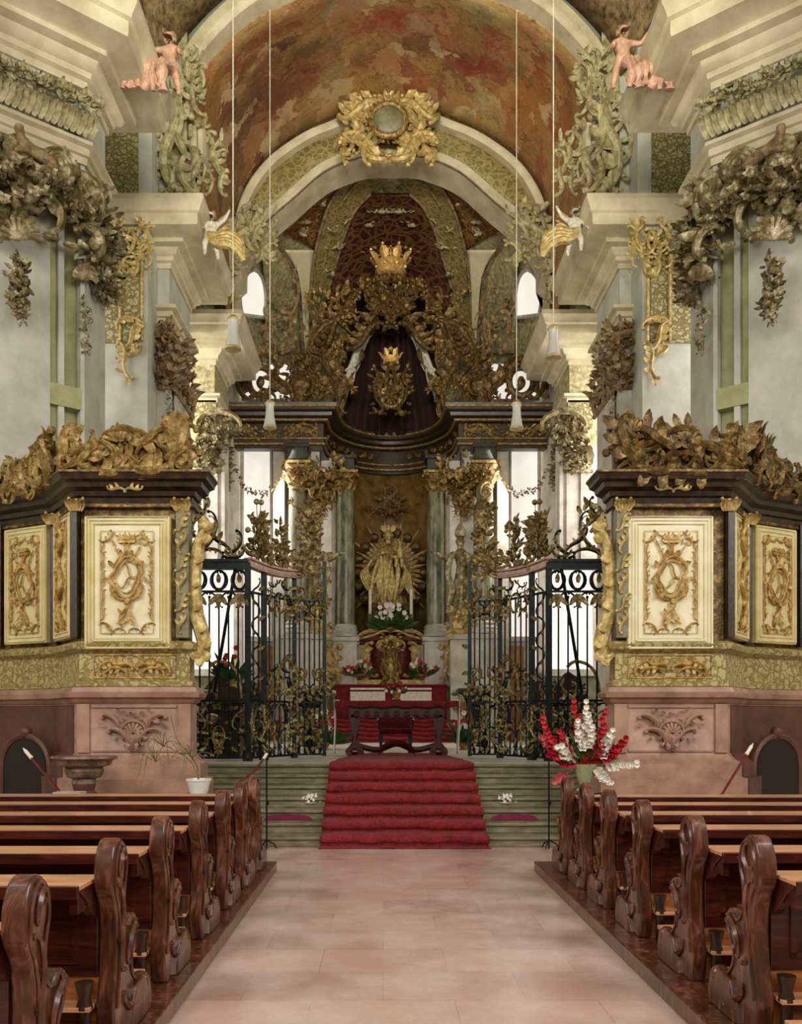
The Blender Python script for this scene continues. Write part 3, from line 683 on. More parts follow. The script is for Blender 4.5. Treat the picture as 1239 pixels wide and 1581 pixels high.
zb = lambda y: Zp(y, 12.2)
for s in (-1,1):
    side = SN[s]
    T = empty('choir_box', (AX+s*3.8,12.4,0), 'gilded cream choir box with leafy crest on pink plinth, %s of the steps' % side, 'choir box')
    mb = MB(); mould(mb, BP, [(-.3,0),(.3,0),(.3,.55),(.24,.58),(.24,.98),(.16,1.0),(.16,1.2),(.08,1.24),(.03,1.3),(0,1.34),(0,2.03),(.05,2.06),(.07,2.1),(.13,2.12),(.15,2.18),(.1,2.2),(.08,2.26),(0,2.28),(-.3,2.28)], s)
    pl = mb.build('plinth', M['pinkstone'], T)
    F, Lw = wallF(s, (4.57,12.2), (2.97,12.2)); F = Fr((AX+s*3.77,12.2,0), (1,0,0), (0,0,1))
    mb = MB()
    for a, b in ((-.8,-.62),(.62,.8)): mb.box(AX+s*3.77+a, AX+s*3.77+b, 12.16, 12.22, 1.34, 2.03)
    for z_ in (1.37,1.99): mb.box(AX+s*3.77-.6, AX+s*3.77+.6, 12.18, 12.22, z_-.02, z_+.02)
    mb.build('plinth_pilaster', M['pinkstone'], pl, smooth=False, bevel=.01)
    mb = MB(); F2 = Fr((AX+s*3.77,12.19,1.42), (1,0,0), (0,0,1)); rocaille(mb, F2, .8, .5, 11, 5, .024, 10, .05, .14)
    shell(mb, F2, 0, .2, .14, 0, pi, 7, .05, .02); rib(mb, F2, [(.17*cos(a), .24+.13*sin(a)) for a in [i*pi/8 for i in range(16)]], .02, .04)
    mb.build('plinth_relief', M['pinkstone'], pl)
    # darker outer plinth with its doorway arch
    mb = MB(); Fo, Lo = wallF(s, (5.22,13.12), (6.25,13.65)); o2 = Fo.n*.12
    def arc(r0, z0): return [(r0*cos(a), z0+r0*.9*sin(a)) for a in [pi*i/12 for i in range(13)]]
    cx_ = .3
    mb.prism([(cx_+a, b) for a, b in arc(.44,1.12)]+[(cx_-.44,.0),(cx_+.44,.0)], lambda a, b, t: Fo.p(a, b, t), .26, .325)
    mb.build('doorway_shade_sheet', M['black'], pl, smooth=False)  # flat black sheet paints in the shade of the open doorway
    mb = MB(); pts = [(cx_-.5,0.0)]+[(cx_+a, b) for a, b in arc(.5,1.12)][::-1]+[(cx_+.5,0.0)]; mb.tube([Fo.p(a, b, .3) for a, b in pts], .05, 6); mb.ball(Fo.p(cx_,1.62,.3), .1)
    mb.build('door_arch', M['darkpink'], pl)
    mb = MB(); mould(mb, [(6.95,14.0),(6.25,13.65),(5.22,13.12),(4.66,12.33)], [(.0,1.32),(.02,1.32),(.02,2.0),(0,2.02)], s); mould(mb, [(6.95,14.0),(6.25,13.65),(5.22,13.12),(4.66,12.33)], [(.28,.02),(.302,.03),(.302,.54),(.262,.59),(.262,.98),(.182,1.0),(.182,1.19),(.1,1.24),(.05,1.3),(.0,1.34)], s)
    mb.build('dark_stone_and_shade_facing', M['darkpink'], pl)  # tone is dark stone with the outer plinth's shade painted in
    # buff band
    mb = MB(); mould(mb, BP, [(-.3,2.28),(.02,2.28),(.02,2.34),(-.03,2.37),(-.03,2.74),(.02,2.77),(.07,2.8),(.09,2.86),(.05,2.9),(-.02,2.92),(-.3,2.92)], s); bn = mb.build('base_band', M['bandcream'], T)
    mb = MB(); F3 = Fr((AX+s*3.77,12.225,2.4), (1,0,0), (0,0,1)); rib(mb, F3, [(-.58,.0),(.58,.0),(.58,.32),(-.58,.32)], .016, .0)
    for sx in (-1,1):
        put_scroll(mb, F3, (sx*.05,.16), (sx*.3,.2), .022, sx, 'S', .03, leafs=3); put_scroll(mb, F3, (sx*.5,.08), (sx*.3,.22), .02, sx, 'C', .03, leafs=2); put_scroll(mb, F3, (sx*.12,.08), (sx*.4,.08), .018, -sx, 'C', .03, leafs=2)
    mb.build('band_relief', M['emblem'], bn)
    # body
    mb = MB(); mould(mb, BP, [(-.3,2.9),(-.06,2.9),(-.06,4.86),(-.3,4.86)], s); bd = mb.build('box_body', M['ebony'] if False else M['oldgold'], T, smooth=False)
    # main panel: stepped cream frames, field and emblem
    cx = AX+s*3.77+(.03*s)
    Fp = Fr((cx-s*0.05,12.2,0), (1,0,0), (0,0,1)); pw = 1.2; z0, z1 = zb(1003), zb(798)
    mb = MB(); mb.box(cx-pw/2-.05, cx+pw/2-.05, 12.14, 12.3, z0, z1); pn = mb.build('panel_frame', M['cream'], T, smooth=False, bevel=.01) if s < 0 else None
    if s > 0: pn = MB(); pn.box(cx-pw/2-.05, cx+pw/2-.05, 12.14, 12.3, z0, z1); pn = pn.build('panel_frame', M['palecream'], T, smooth=False, bevel=.01)
    cxx = cx-.05; Fp = Fr((cxx,12.14,z0), (1,0,0), (0,0,1)); H_ = z1-z0
    mb = MB()
    for ins, r_ in ((.02,.022),(.07,.012),(.12,.02)): rib(mb, Fp, [(-pw/2+ins,ins),(pw/2-ins,ins),(pw/2-ins,H_-ins),(-pw/2+ins,H_-ins)], r_, .005, 6)
    mb.build('frame_moulding', M['cream'] if s < 0 else M['palecream'], pn)
    mb = MB(); mb.box(cxx-pw/2+.15, cxx+pw/2-.15, 12.13, 12.15, z0+.15, z1-.15); mb.build('panel_field', M['palecream'], pn, smooth=False)
    mb = MB(); Fe = Fr((cxx,12.13,z0+.16), (1,0,0), (0,0,1)); emblem(mb, Fe, .8, H_-.26)
    border(mb, Fr((cxx,12.13,z0), (1,0,0), (0,0,1)), pw-.46, H_-.44, .22, .008, 1.3)
    mb.build('gilded_emblem', M['emblem'], pn)
    # narrow diagonal face and outer panel
    for (a, b, nm, m0, wd) in (((4.62,12.27),(5.17,13.05),'narrow_panel','cream',.2),((5.3,13.16),(6.2,13.62),'outer_panel','cream',.17)):
        Fw, Lw = wallF(s, a, b); zz0 = 2.98; zz1 = 4.76
        Fm = Fr(Fw.p(Lw/2, zz0, .02), Fw.r, Fw.u, Fw.n); w_ = Lw-.1
        mb = MB(); mb.prism([(-w_/2,0),(w_/2,0),(w_/2,zz1-zz0),(-w_/2,zz1-zz0)], lambda x_, y_, t_: Fm.p(x_, y_, t_), -.1, .04)
        for ins, r_ in ((.03,.02),(.09,.016)): rib(mb, Fm, [(-w_/2+ins,ins),(w_/2-ins,ins),(w_/2-ins,zz1-zz0-ins),(-w_/2+ins,zz1-zz0-ins)], r_, .045, 6)
        pp = mb.build(nm, M['cream'], T, smooth=False)
        mb = MB(); Fq = Fr(Fm.p(0,.1,.045), Fm.r, Fm.u, Fm.n)
        if nm == 'outer_panel': emblem(mb, Fq, w_-.2, (zz1-zz0-.15)*.93); border(mb, Fq, w_-.3, zz1-zz0-.3, .05, .01, 1.2)
        else:
            for k in range(5): put_scroll(mb, Fq, (-.08*(-1)**k, .12+k*.32), (.1*(-1)**k, .38+k*.32), .026, (-1)**k, 'S', .03, leafs=3)
            border(mb, Fq, w_-.26, zz1-zz0-.25, .03, .01, 1)
        mb.build('gilded_relief', M['emblem'], pp)
    # green marble pilaster strips with leaf drops, and the scroll console on the inner side
    for k, u_ in enumerate((3.08,)):
        mb = MB(); x_ = AX+s*u_; mb.box(x_-.09, x_+.09, 12.12, 12.3, 2.95, 4.8); pi_ = mb.build('marble_strip', M['greystone'], T, smooth=False, bevel=.01)
        mb = MB(); Fk = Fr((x_,12.12,2.95), (1,0,0), (0,0,1))
        for j in range(6):
            put_scroll(mb, Fk, (-.05,.1+j*.28), (.05,.32+j*.28), .018, (-1)**j, 'S', .02, leafs=2)
        mb.leaf(Fk.p(0,1.75,0), Fk.d(0,1,.2), Fk.n, .2, .16, 1.2); mb.build('leaf_drop', M['palegold'], pi_)
    for (u_, d_) in ((4.6,12.18),(5.22,13.08),(6.3,13.62)):
        mb = MB(); x_ = AX+s*u_; mb.box(x_-.05, x_+.05, d_-.06, d_+.1, 2.95, 4.86); mb.build('dark_corner_strip', M['ebony'], T, smooth=False, bevel=.01)
    mb = MB(); xk = AX+s*2.93
    ks = catmull([(.12,1.9),(.2,1.75),(.08,1.55),(.02,1.2),(.0,.9),(.04,.55),(.12,.3),(.16,.1),(.1,-.05),(.0,-.02),(-.02,.12)], 4)
    Fk = Fr((xk,12.28,2.75), (-s,0,0), (0,0,1), (0,-1,0))
    mb.tube([Fk.p(a*.9-.02,b,.0) for a, b in ks], [.06+.05*sin(pi*i/(len(ks)-1)) for i in range(len(ks))], 8, 1.0)
    for j, (a, b) in enumerate(ks[2:-4:4]): mb.leaf(Fk.p(a,b,.05), Fk.d(.5,-1,.3), Fk.n, .24, .16, 1.1)
    mb.ball(Fk.p(.06,.02,0), (.1,.1,.1)); mb.ball(Fk.p(.12,1.8,0), (.09,.1,.09)); mb.build('scroll_console', M['palegold'], T)
    # cornice
    mb = MB(); mould(mb, BP, [(-.3,4.84),(.0,4.84),(.02,4.92),(.06,4.94),(.08,5.0),(.17,5.04),(.19,5.1),(.26,5.13),(.27,5.17),(.29,zb(738)+.05),(-.3,zb(738)+.05)][:9]+[(.3,5.21),(-.3,5.21)], s); cn = mb.build('cornice', M['cornicedark'], T)
    mb = MB(); mould(mb, BP, [(.0,4.78),(.05,4.79),(.05,4.83),(.0,4.85)], s); mould(mb, BP, [(.28,5.20),(.31,5.21),(.31,5.24),(.2,5.25)], s)
    mb.build('gilt_edge', M['oldgold'], cn)
    mb = MB(); Fc = Fr((cxx,12.03,4.98), (1,0,0), (0,0,1))
    for sx in (-1,1): put_scroll(mb, Fc, (sx*.02,.02), (sx*.22,.02), .016, sx, 'S', .02, leafs=2)
    mb.build('gilt_cornice_scroll', M['palegold'], cn)
    for u_ in (3.08,4.55,5.2):
        mb = MB(); dd = 12.15 if u_ < 5 else 13.0
        for j in range(5): mb.leaf((AX+s*u_+.03*(j-2),dd-.05,4.72), (.25*(j-2),-.3,1), (0,-1,0), .22, .09, 1.1)
        for sx in (-1,1): put_scroll(mb, Fr((AX+s*u_,dd-.06,4.75), (1,0,0), (0,0,1)), (sx*.02,.1), (sx*.1,.12), .02, sx, 'C', .03)
        mb.build('leaf_capital', M['palegold'], cn)
    # crest of scrolls, shells and leaves along the cornice
    mb = MB()
    def seg(a, b, z): 
        Fs, Ls = wallF(s, a, b, z); return Fs, Ls
    A0 = (4.75,12.15); B0 = (3.0,12.15)
    Fs = Fr((AX+s*A0[0],12.1,5.22), (-s,0,0), (0,0,1), (0,-1,0)); Lf = 1.8      # x runs from the outer corner inwards
    hts = [(0,.42),(.12,.62),(.25,.3),(.45,.55),(.75,.74),(1.05,.55),(1.25,.66),(1.5,.62),(1.62,.86),(1.8,.5)]
    base = [(x_, .04) for x_ in (0, 1.8)]
    poly = [(0,0),(0,.25),(.1,.42),(.25,.2),(.42,.3),(.6,.5),(.85,.6),(1.05,.44),(1.2,.5),(1.45,.55),(1.6,.75),(1.75,.7),(1.8,.3),(1.78,0)]
    mb.prism(catmull(poly, 2), lambda a, b, t_: Fs.p(a, b, t_), -.12, -.02)
    put_scroll(mb, Fs, (.1,.1), (.62,.42), .05, -1, 'S', .08, 7, leafs=3); put_scroll(mb, Fs, (.42,.08), (1.0,.12), .05, 1, 'C', .1, 7, leafs=2); put_scroll(mb, Fs, (.7,.55), (1.12,.5), .04, -1, 'C', .09, 7, leafs=3)
    put_scroll(mb, Fs, (1.0,.1), (1.5,.1), .055, 1, 'C', .12, 7, leafs=2); put_scroll(mb, Fs, (1.05,.4), (1.5,.62), .05, -1, 'S', .1, 7, leafs=3); put_scroll(mb, Fs, (1.5,.2), (1.7,.75), .06, 1, 'C', .12, 7, leafs=3)
    put_scroll(mb, Fs, (1.55,.05), (1.85,.35), .05, -1, 'C', .1, 7, leafs=2); put_scroll(mb, Fs, (.02,.2), (.1,.62), .06, -1, 'S', .06, 7, leafs=3)
    shell(mb, Fs, .82, .42, .22, .3, 2.9, 7, .1, .035); shell(mb, Fs, 1.58, .56, .2, .2, 2.9, 7, .1, .035)
    for (x_, y_) in ((.08,.6),(.1,.66),(.78,.66),(1.3,.6),(1.62,.82),(1.75,.78)):
        for j in range(3): mb.leaf(Fs.p(x_, y_-.12, -.02), Fs.d((j-1)*.5, 1, .1), Fs.n, .2, .1, (1.2,.3,1.2)[j])
        put_scroll(mb, Fs, (x_-.12, y_-.2), (x_+.1, y_-.12), .035, -1, 'C', .05, 6)
    rocaille(mb, Fr(Fs.p(.9,.02,.02), Fs.r, Fs.u, Fs.n), 1.75, .5, 21+s, 14, .03, 12, .08, .12)
    # outer, lower part of the crest
    for (a, b, sd, h_) in (((4.8,12.35),(5.35,13.15),4,.85),((5.4,13.1),(6.5,13.7),5,.62)):
        Fw, Lw = wallF(s, a, b, 5.2); Fm = Fr(Fw.p(Lw/2,0,.15), Fw.r, Fw.u, Fw.n)
        mb.prism(catmull([(-Lw/2,0),(-Lw/2,h_*.5),(-Lw*.3,h_*.72),(-Lw*.12,h_*.45),(Lw*.1,h_*.4),(Lw*.3,h_*.7),(Lw/2,h_*.4),(Lw/2,0)], 2), lambda x_, y_, t_: Fm.p(x_, y_, t_), -.14, -.04)
        rocaille(mb, Fm, Lw, h_*.75, sd, 11, .04, 8, .08, .16)
        for sx in (-.38,.3):
            for j in range(4): mb.leaf(Fm.p(sx*Lw, h_*.45, 0), Fm.d((j-1.5)*.35, 1, .1), Fm.n, .28, .13, (1.2,.4,.4,1.2)[j])
            put_scroll(mb, Fm, (sx*Lw,.05), (sx*Lw*.9,h_*.75), .06, 1 if sx < 0 else -1, 'S', .06, 7, leafs=2)
    mb.build('carved_crest', M['gold'] if s < 0 else M['oldgold'], T)

# ================================================================== wrought iron choir screen
def sp(s, a, b, t): return V((AX+s*(a[0]+(b[0]-a[0])*t), a[1]+(b[1]-a[1])*t, 0))
ZB, ZT = 1.10, 4.55
for s in (-1,1):
    side = SN[s]
    T = empty('iron_choir_screen', (AX+s*2.9,15.5,1.07), 'tall blued iron screen with gilt leafwork standing on the steps beside the %s choir box' % side, 'iron screen')
    PA, PB, PB2, PC, PD = (3.72,15.5),(2.69,15.5),(2.46,15.93),(1.99,16.8),(1.42,16.95)
    G = empty('iron_gate_leaf', (AX+s*1.99,16.8,1.07), 'open iron gate leaf with gilt foliage top, %s of the altar table' % side, 'gate')
    mb = MB(); gm = MB()
    for P, w_, hh in ((PB,.1,4.62),(PB2,.1,4.5),(PC,.08,4.6)):
        p = sp(s, P, P, 0); mb = MB(); mb.box(p.x-w_/2, p.x+w_/2, p.y-w_/2, p.y+w_/2, 1.07, hh); mb.box(p.x-w_*.8, p.x+w_*.8, p.y-w_*.8, p.y+w_*.8, 1.07, 1.2); mb.build('post', M['iron'], T, smooth=False)
    p = sp(s, PD, PD, 0); mb = MB(); mb.box(p.x-.035, p.x+.035, p.y-.035, p.y+.035, 1.1, 4.9); mb.box(p.x-.02, p.x+.02, p.y-.02, p.y+.02, 4.9, 5.0); mb.build('stile', M['iron'], G, smooth=False)
    # rails
    mb = MB()
    for a, b in ((PA,PB),(PB,PC)):
        for z_, w_ in ((ZB+.03,.05),(2.15,.03),(4.1,.03)): mb = MB(); mb.bar(sp(s,a,b,0)+V((0,0,z_)), sp(s,a,b,1)+V((0,0,z_)), w_, .04); mb.build('cross_rail', M['iron'], T, smooth=False)
    mb = MB()
    mb.bar(sp(s,PA,PB,0)+V((0,0,4.55)), sp(s,PA,PB,1)+V((0,0,4.55)), .14, .12); mb.bar(sp(s,PA,PB,0)+V((0,0,4.64)), sp(s,PA,PB,1)+V((0,0,4.64)), .2, .05); mb.build('top_rail', M['iron'], T, smooth=False)
    mb = MB(); 
    top = lambda t: sp(s,PB,PC,t)+V((0,0,4.62-.05*sin(pi*t)))
    for dz, w_, h_ in ((0,.12,.07),(.07,.18,.04),(-.06,.15,.03)):
        for k in range(8): mb.bar(top(k/8)+V((0,0,dz)), top((k+1)/8)+V((0,0,dz)), w_, h_)
    mb.build('pink_top_rail', M['railpink'], T, smooth=False)
    # bars, with curls at their tops
    def bars(mbx, a, b, n, z0, z1, skip=()):
        for i in range(n):
            t = (i+1)/(n+1)
            if i in skip: continue
            p = sp(s,a,b,t); q = MB(); q.tube([p+V((0,0,z0)), p+V((0,0,z1))], .016, 6); q.ball(p+V((0,0,z1)), .03, 6, 4); q.build('bar', M['iron'], mbx)
    bars(T, PA, PB, 5, 1.13, 4.0); bars(T, PB2, PC, 5, 1.13, 4.1); bars(T, PB, PB2, 2, 1.13, 4.1); mb = MB()
    a = sp(s,PA,PB,.78)+V((0,.0,4.5)); b = sp(s,PA,PB,.36)+V((0,.3,2.3)); mb.tube([a, b], .03, 6); mb.build('slanting_brace', M['iron'], T)
    bars(G, PC, PD, 5, 1.13, 4.1)
    for z_ in (1.14,2.15,4.12): mb = MB(); mb.bar(sp(s,PC,PD,0)+V((0,0,z_)), sp(s,PC,PD,1)+V((0,0,z_)), .03, .04); mb.build('cross_rail', M['iron'], G, smooth=False)
    # scroll panels
    def fr(a, b, z): 
        o = sp(s,a,b,.5)+V((0,0,z)); r = (sp(s,a,b,1)-sp(s,a,b,0)).normalized(); L = (sp(s,a,b,1)-sp(s,a,b,0)).length
        n = r.cross(V((0,0,1))); n = n if n.y < 0 else -n
        return Fr(o, r, (0,0,1), n), L
    iron = MB(); gilt = MB(); ig = MB(); gg = MB()
    FA, LA = fr(PA,PB,0); FB, LB = fr(PB2,PC,0); FN, LN = fr(PB,PB2,0); FC, LC = fr(PC,PD,0)
    for k in (-.36,0,.36):
        rib(iron, FA, [(k*LA+.15*cos(a), 4.3+.17*sin(a)) for a in [i*pi/8 for i in range(16)]], .02, 0, 5)
        for sx in (-1,1): put_scroll(iron, FA, (k*LA+sx*.03,4.15), (k*LA+sx*.08,4.42), .016, sx, 'C', 0, 5); put_scroll(iron, FA, (k*LA+sx*.02,3.85), (k*LA+sx*.16,4.08), .016, -sx, 'C', 0, 5)
        for j in range(3): gilt.leaf(FA.p(k*LA,4.05,.02), FA.d((j-1)*.8,-1,.1), FA.n, .3, .11, .5)
        gilt.leaf(FA.p(k*LA,4.25,.02), FA.d(0,1,.1), FA.n, .18, .1, .6)
    gilt.build('gilt_leafwork', M['irongold'], T); gilt = MB()
    for (Fx, Lx, ii, gi, sd) in ((FB,LB,iron,gilt,5),(FC,LC,ig,gg,6)):
        w_ = Lx*.94
        for (z_, h_) in ((3.75,.62),(2.2,.6)): 
            rocaille(gi, Fr(Fx.p(0,z_,0), Fx.r, Fx.u, Fx.n), w_, h_, sd, 4, .016, 12, .03, .2)
            rocaille(ii, Fr(Fx.p(0,z_,0), Fx.r, Fx.u, Fx.n), w_, h_, sd+40, 4, .014, 0, .0)
    for (Fx, Lx, ii, gi, sd) in ((FA,LA,iron,gilt,1),(FB,LB,iron,gilt,2),(FN,LN,iron,gilt,3),(FC,LC,ig,gg,4)):
        w_ = Lx*.94; nn = 8 if Lx > .6 else 4
        rocaille(ii, Fr(Fx.p(0,1.15,0), Fx.r, Fx.u, Fx.n), w_, .95, sd, nn, .017, 0, .0)
        gp = MB(); rocaille(gp, Fr(Fx.p(0,1.25,0), Fx.r, Fx.u, Fx.n), w_, .8, sd+10, 4, .014, 20 if Lx > .6 else 10, .04, .17); gp.build('gilt_panel_leafwork', M['irongold'], G if gi is gg else T)
        k = max(2, int(Lx/.22))
        for i in range(k):
            x_ = -w_/2+w_*(i+.5)/k
            for sx in (-1,1): put_scroll(ii, Fx, (x_+sx*.02,1.13), (x_+sx*.08,1.28), .014, sx, 'C', 0, 5)
    gilt.build('gilt_leafwork', M['irongold'], T); gilt = MB()
    for k in range(9):
        z_ = 1.9+k*.27; put_scroll(iron, FN, (-.12*(-1)**k,z_), (.12*(-1)**k,z_+.25), .014, (-1)**k, 'S', 0, 5)
        gilt.leaf(FN.p(.05*(-1)**k,z_+.1,.02), FN.d((-1)**k,.6,.1), FN.n, .17, .09, .8)
    gilt.build('gilt_leafwork', M['irongold'], T); gilt = MB()
    # little gilt brackets across the bars
    gb = [(-.1,2.25),(.05,2.75),(.3,2.95),(.55,2.9),(.72,2.7)]
    gilt.tube([FB.p(LB*.0+a*.75-.1,b,.04) for a, b in catmull(gb, 4)], .03, 6)
    for a, b in catmull(gb, 2): gilt.leaf(FB.p(a*.75-.1,b,.05), FB.d(.2,1,.1), FB.n, .14, .09, .9)
    gilt.build('gilt_leafwork', M['irongold'], T); gilt = MB()
    ga = [(.45,2.2),(.38,2.6),(.2,2.8),(-.05,2.85),(-.2,2.75)]
    gilt.tube([FA.p(-a*s*-1 if False else (a if s < 0 else -a)*.9-.0,b,-.04) for a, b in catmull(ga, 4)], .03, 6)
    gilt.build('gilt_leafwork', M['irongold'], T); gilt = MB()
    # crests
    Fx = Fr((AX+s*PA[0],15.5,4.68), (-s,0,0), (0,0,1), (0,-1,0)); k1 = LA
    for (a, b, sd, kd) in (((.05,.1),(.45,.75),1,'C'),((.1,.05),(.55,.12),-1,'C'),((.35,.5),(.75,.1),-1,'S'),((.6,.05),(.95,.12),1,'C'),((.1,.85),(.42,.5),-1,'S'),((.7,.1),(.9,.45),1,'C'),((.02,.5),(.3,1.0),1,'S')):
        put_scroll(iron, Fx, a, b, .026, sd, kd, .0, 6, leafs=0); put_scroll(gilt, Fx, (a[0]+.04,a[1]+.05), (b[0],b[1]*.9), .016, sd, kd, .03, 5, leafs=3)
    for j in range(16): gilt.leaf(Fx.p(R.uniform(0,.5),R.uniform(.3,.95),0), Fx.d(R.uniform(-1,1),1,.2), Fx.n, .2, .1, R.uniform(.2,1))
    def spray(mbx, F_, x_, y_, h_, w_, n_, sd):
        q = random.Random(sd); 
        mbx.tube([F_.p(x_,y_,0), F_.p(x_+.04,y_+h_*.5,.02), F_.p(x_-.02,y_+h_,0)], [.03,.025,.01], 5)
        for j in range(n_):
            t_ = q.random(); a_ = q.uniform(-1,1); p_ = F_.p(x_+a_*w_*.25*(1-t_*.5), y_+h_*t_, q.uniform(-.05,.05)); mbx.leaf(p_, F_.d(a_*1.3, q.uniform(.1,1.1), q.uniform(-.4,.5)), F_.n, w_*q.uniform(.3,.55), w_*.2, q.uniform(.2,1))
            if j % 4 == 0: mbx.ball(F_.p(x_+a_*w_*.5,y_+h_*t_,.05), .04, 6, 4)
    gilt.build('gilt_leafwork', M['irongold'], T); gilt = MB()
    FBx = Fr(sp(s,PB,PC,0)+V((0,0,4.7)), (sp(s,PB,PC,1)-sp(s,PB,PC,0)), (0,0,1), FB.n); Lb = (sp(s,PB,PC,1)-sp(s,PB,PC,0)).length
    for xx, hh, ww, nn_, s5 in ((.3,.75,.6,60,3+s),(Lb*.68,.85,.42,50,8+s)): mq = MB(); spray(mq, FBx, xx, 0, hh, ww, nn_, s5); mq.build('foliage_spray', M['irongold'], T)
    rocaille(gilt, Fr(FBx.p(Lb*.5,0,0), FBx.r, FBx.u, FBx.n), Lb, .4, 30, 5, .022, 20, .05, .22)
    for (x_, y_) in ((.02,.75),(.16,1.06),(.3,1.08),(-.1,.5)): gilt.ball(FBx.p(x_+.1,y_,0), .055, 8, 6); gilt.tube([FBx.p(.3,.5,0), FBx.p(x_+.1,y_,0)], .008, 4)
    for sx in (-1,1): put_scroll(gilt, FBx, (.1,.08), (-.12 if sx < 0 else .3,.14), .03, sx, 'C', .04, 6)
    gilt.build('gilt_leafwork', M['irongold'], T); gilt = MB()
    FCx = Fr(sp(s,PC,PD,0)+V((0,0,4.6)), (sp(s,PC,PD,1)-sp(s,PC,PD,0)), (0,0,1), FC.n)
    for dz in (0,.06): gg.tube([FCx.p(x_,y_+dz,0) for x_, y_ in catmull([(0,0),(.12,-.02),(.28,.12),(.42,.28),(.55,.34),(.62,.25)], 4)], .035, 6)
    mq = MB(); spray(mq, FCx, .3, .2, 1.15, .5, 90, 12+s); mq.build('foliage_spray', M['irongold'], G); put_scroll(gg, FCx, (.05,.1), (.4,.3), .04, -1, 'S', .04, 6, leafs=3); put_scroll(gg, FCx, (.2,.1), (.55,.1), .035, 1, 'C', .04, 6, leafs=2)
    put_scroll(gg, FCx, (.25,.8), (.5,1.2), .03, -1, 'S', .03, 6, leafs=4)
    for k in range(7): gg.leaf(sp(s,PD,PD,0)+V((0,0,2.3+k*.45)), (-s*1,0,.4*(-1)**k), (0,-1,0), .2, .1, .8)
    iron.build('iron_scrollwork', M['iron'], T); (gilt.build('gilt_leafwork', M['irongold'], T) if gilt.v else None); ig.build('iron_scrollwork', M['iron'], G); gg.build('gilt_leafwork', M['irongold'], G)
# ================================================================== high altar steps, mensa, retable
mb = MB()
for i in range(5): mb.box(AX-3.3+.1*i, AX+3.3-.1*i, 28.6+.32*i, 34, 1.07+.146*i, 1.07+.146*(i+1))
trim(mb, M['lightstone'], 'steps of the high altar', smooth=False, bevel=.01)
T = empty('altar_step_carpet', (AX,28.6,1.07), 'red carpet covering the steps of the high altar', 'carpet')
mb = MB(); line = [(28.2,1.09)]
for i in range(5): y = 28.57+.32*i; z = 1.07+.146*(i+1); line += [(y-.01,z-.12),(y-.05,z-.02),(y-.02,z+.03),(y+.1,z+.02)]
line += [(30.1,1.82)]; n = len(line)-1
mb.grid(lambda a, b: (AX+(a*2-1)*2.2, line[round(b*n)][0], line[round(b*n)][1]+.02*sin(a*31)), 30, n); mb.build('carpet_runner', M['carpet'], T, solid=.02)
ax = AX; D0 = 30.3; z1 = 1.8
T = empty('high_altar_table', (AX,D0+.5,1.8), 'high altar table with red frontal and two white inset cloths', 'altar')
mb = MB(); mb.box(AX-1.9, AX+1.9, D0+.1, D0+1.1, 1.8, 2.98); mb.build('altar_block', M['redmarble'], T, smooth=False)
mb = MB(); mb.grid(lambda a, b: (AX-1.96+3.92*a, D0+.06+.02*sin(a*60)*(1-b), 1.82+1.2*b), 60, 4); mb.box(AX-1.98, AX+1.98, D0, D0+1.1, 2.99, 3.05); mb.build('red_frontal', M['redcloth'], T, solid=.02)
mb = MB()
for sx in (-1,1):
    mb.box(AX+sx*.2, AX+sx*1.42, D0-.02, D0+.04, 2.3, 2.8)
    mb.box(AX+sx*.2, AX+sx*1.42, D0-.06, D0+.04, 2.86, 2.93)
mb.build('white_cloth', M['whitecloth'], T, smooth=False)
# gradine with flowers, tabernacle
RT = empty('altar_retable', (AX,32,1.8), 'towering gilded high altar with columns, curved entablature, crown and dark canopy', 'high altar')
mb = MB(); mb.box(AX-1.95, AX+1.95, D0+.75, D0+1.4, 3.05, 3.25); mb.box(AX-1.85, AX+1.85, D0+1.0, D0+1.6, 3.25, 3.4); mb.build('gradine', M['palegold'], RT, smooth=False, bevel=.01)
T = empty('tabernacle', (AX,31.2,3.25), 'gilded tabernacle with red marble flanks on the high altar', 'tabernacle')
mb = MB(); mb.lathe([(.75,3.2),(.78,3.3),(.62,3.4),(.6,4.5),(.7,4.6),(.95,4.66),(.98,4.78),(.9,4.84)], (AX,31.6,0), 28, sx=1.25, sy=.7); mb.build('curved_body', M['redmarble'], T)
mb = MB(); F = Fr((AX,31.08,3.1), (1,0,0), (0,0,1)); mb.lathe([(.3,3.05),(.34,3.1),(.3,3.3),(.26,4.4),(.34,4.5),(.2,4.62)], (AX,31.25,0), 16); rocaille(mb, F, .7, 1.5, 5, 6, .04, 16, .1, .25); mb.build('gilded_door', M['gold'], T)
mb = MB()
for sx in (-1,1): put_scroll(mb, F, (sx*.7,.3), (sx*.9,1.4), .07, sx, 'C', -.1, 6, leafs=4); put_scroll(mb, F, (sx*1.2,1.62), (sx*.3,1.8), .06, sx, 'C', .0, 6)
mb.tube([(AX-1.15,31.2,4.72),(AX-.6,31.0,4.84),(AX-.3,30.95,4.98),(AX,30.95,5.0),(AX+.3,30.95,4.98),(AX+.6,31.0,4.84),(AX+1.15,31.2,4.72)], .05, 6)
rocaille(mb, Fr(F.p(0,1.2,.1), F.r, F.u), 1.0, .5, 8, 4, .035, 10, .1, .2); mb.build('gilded_scroll', M['palegold'], T)
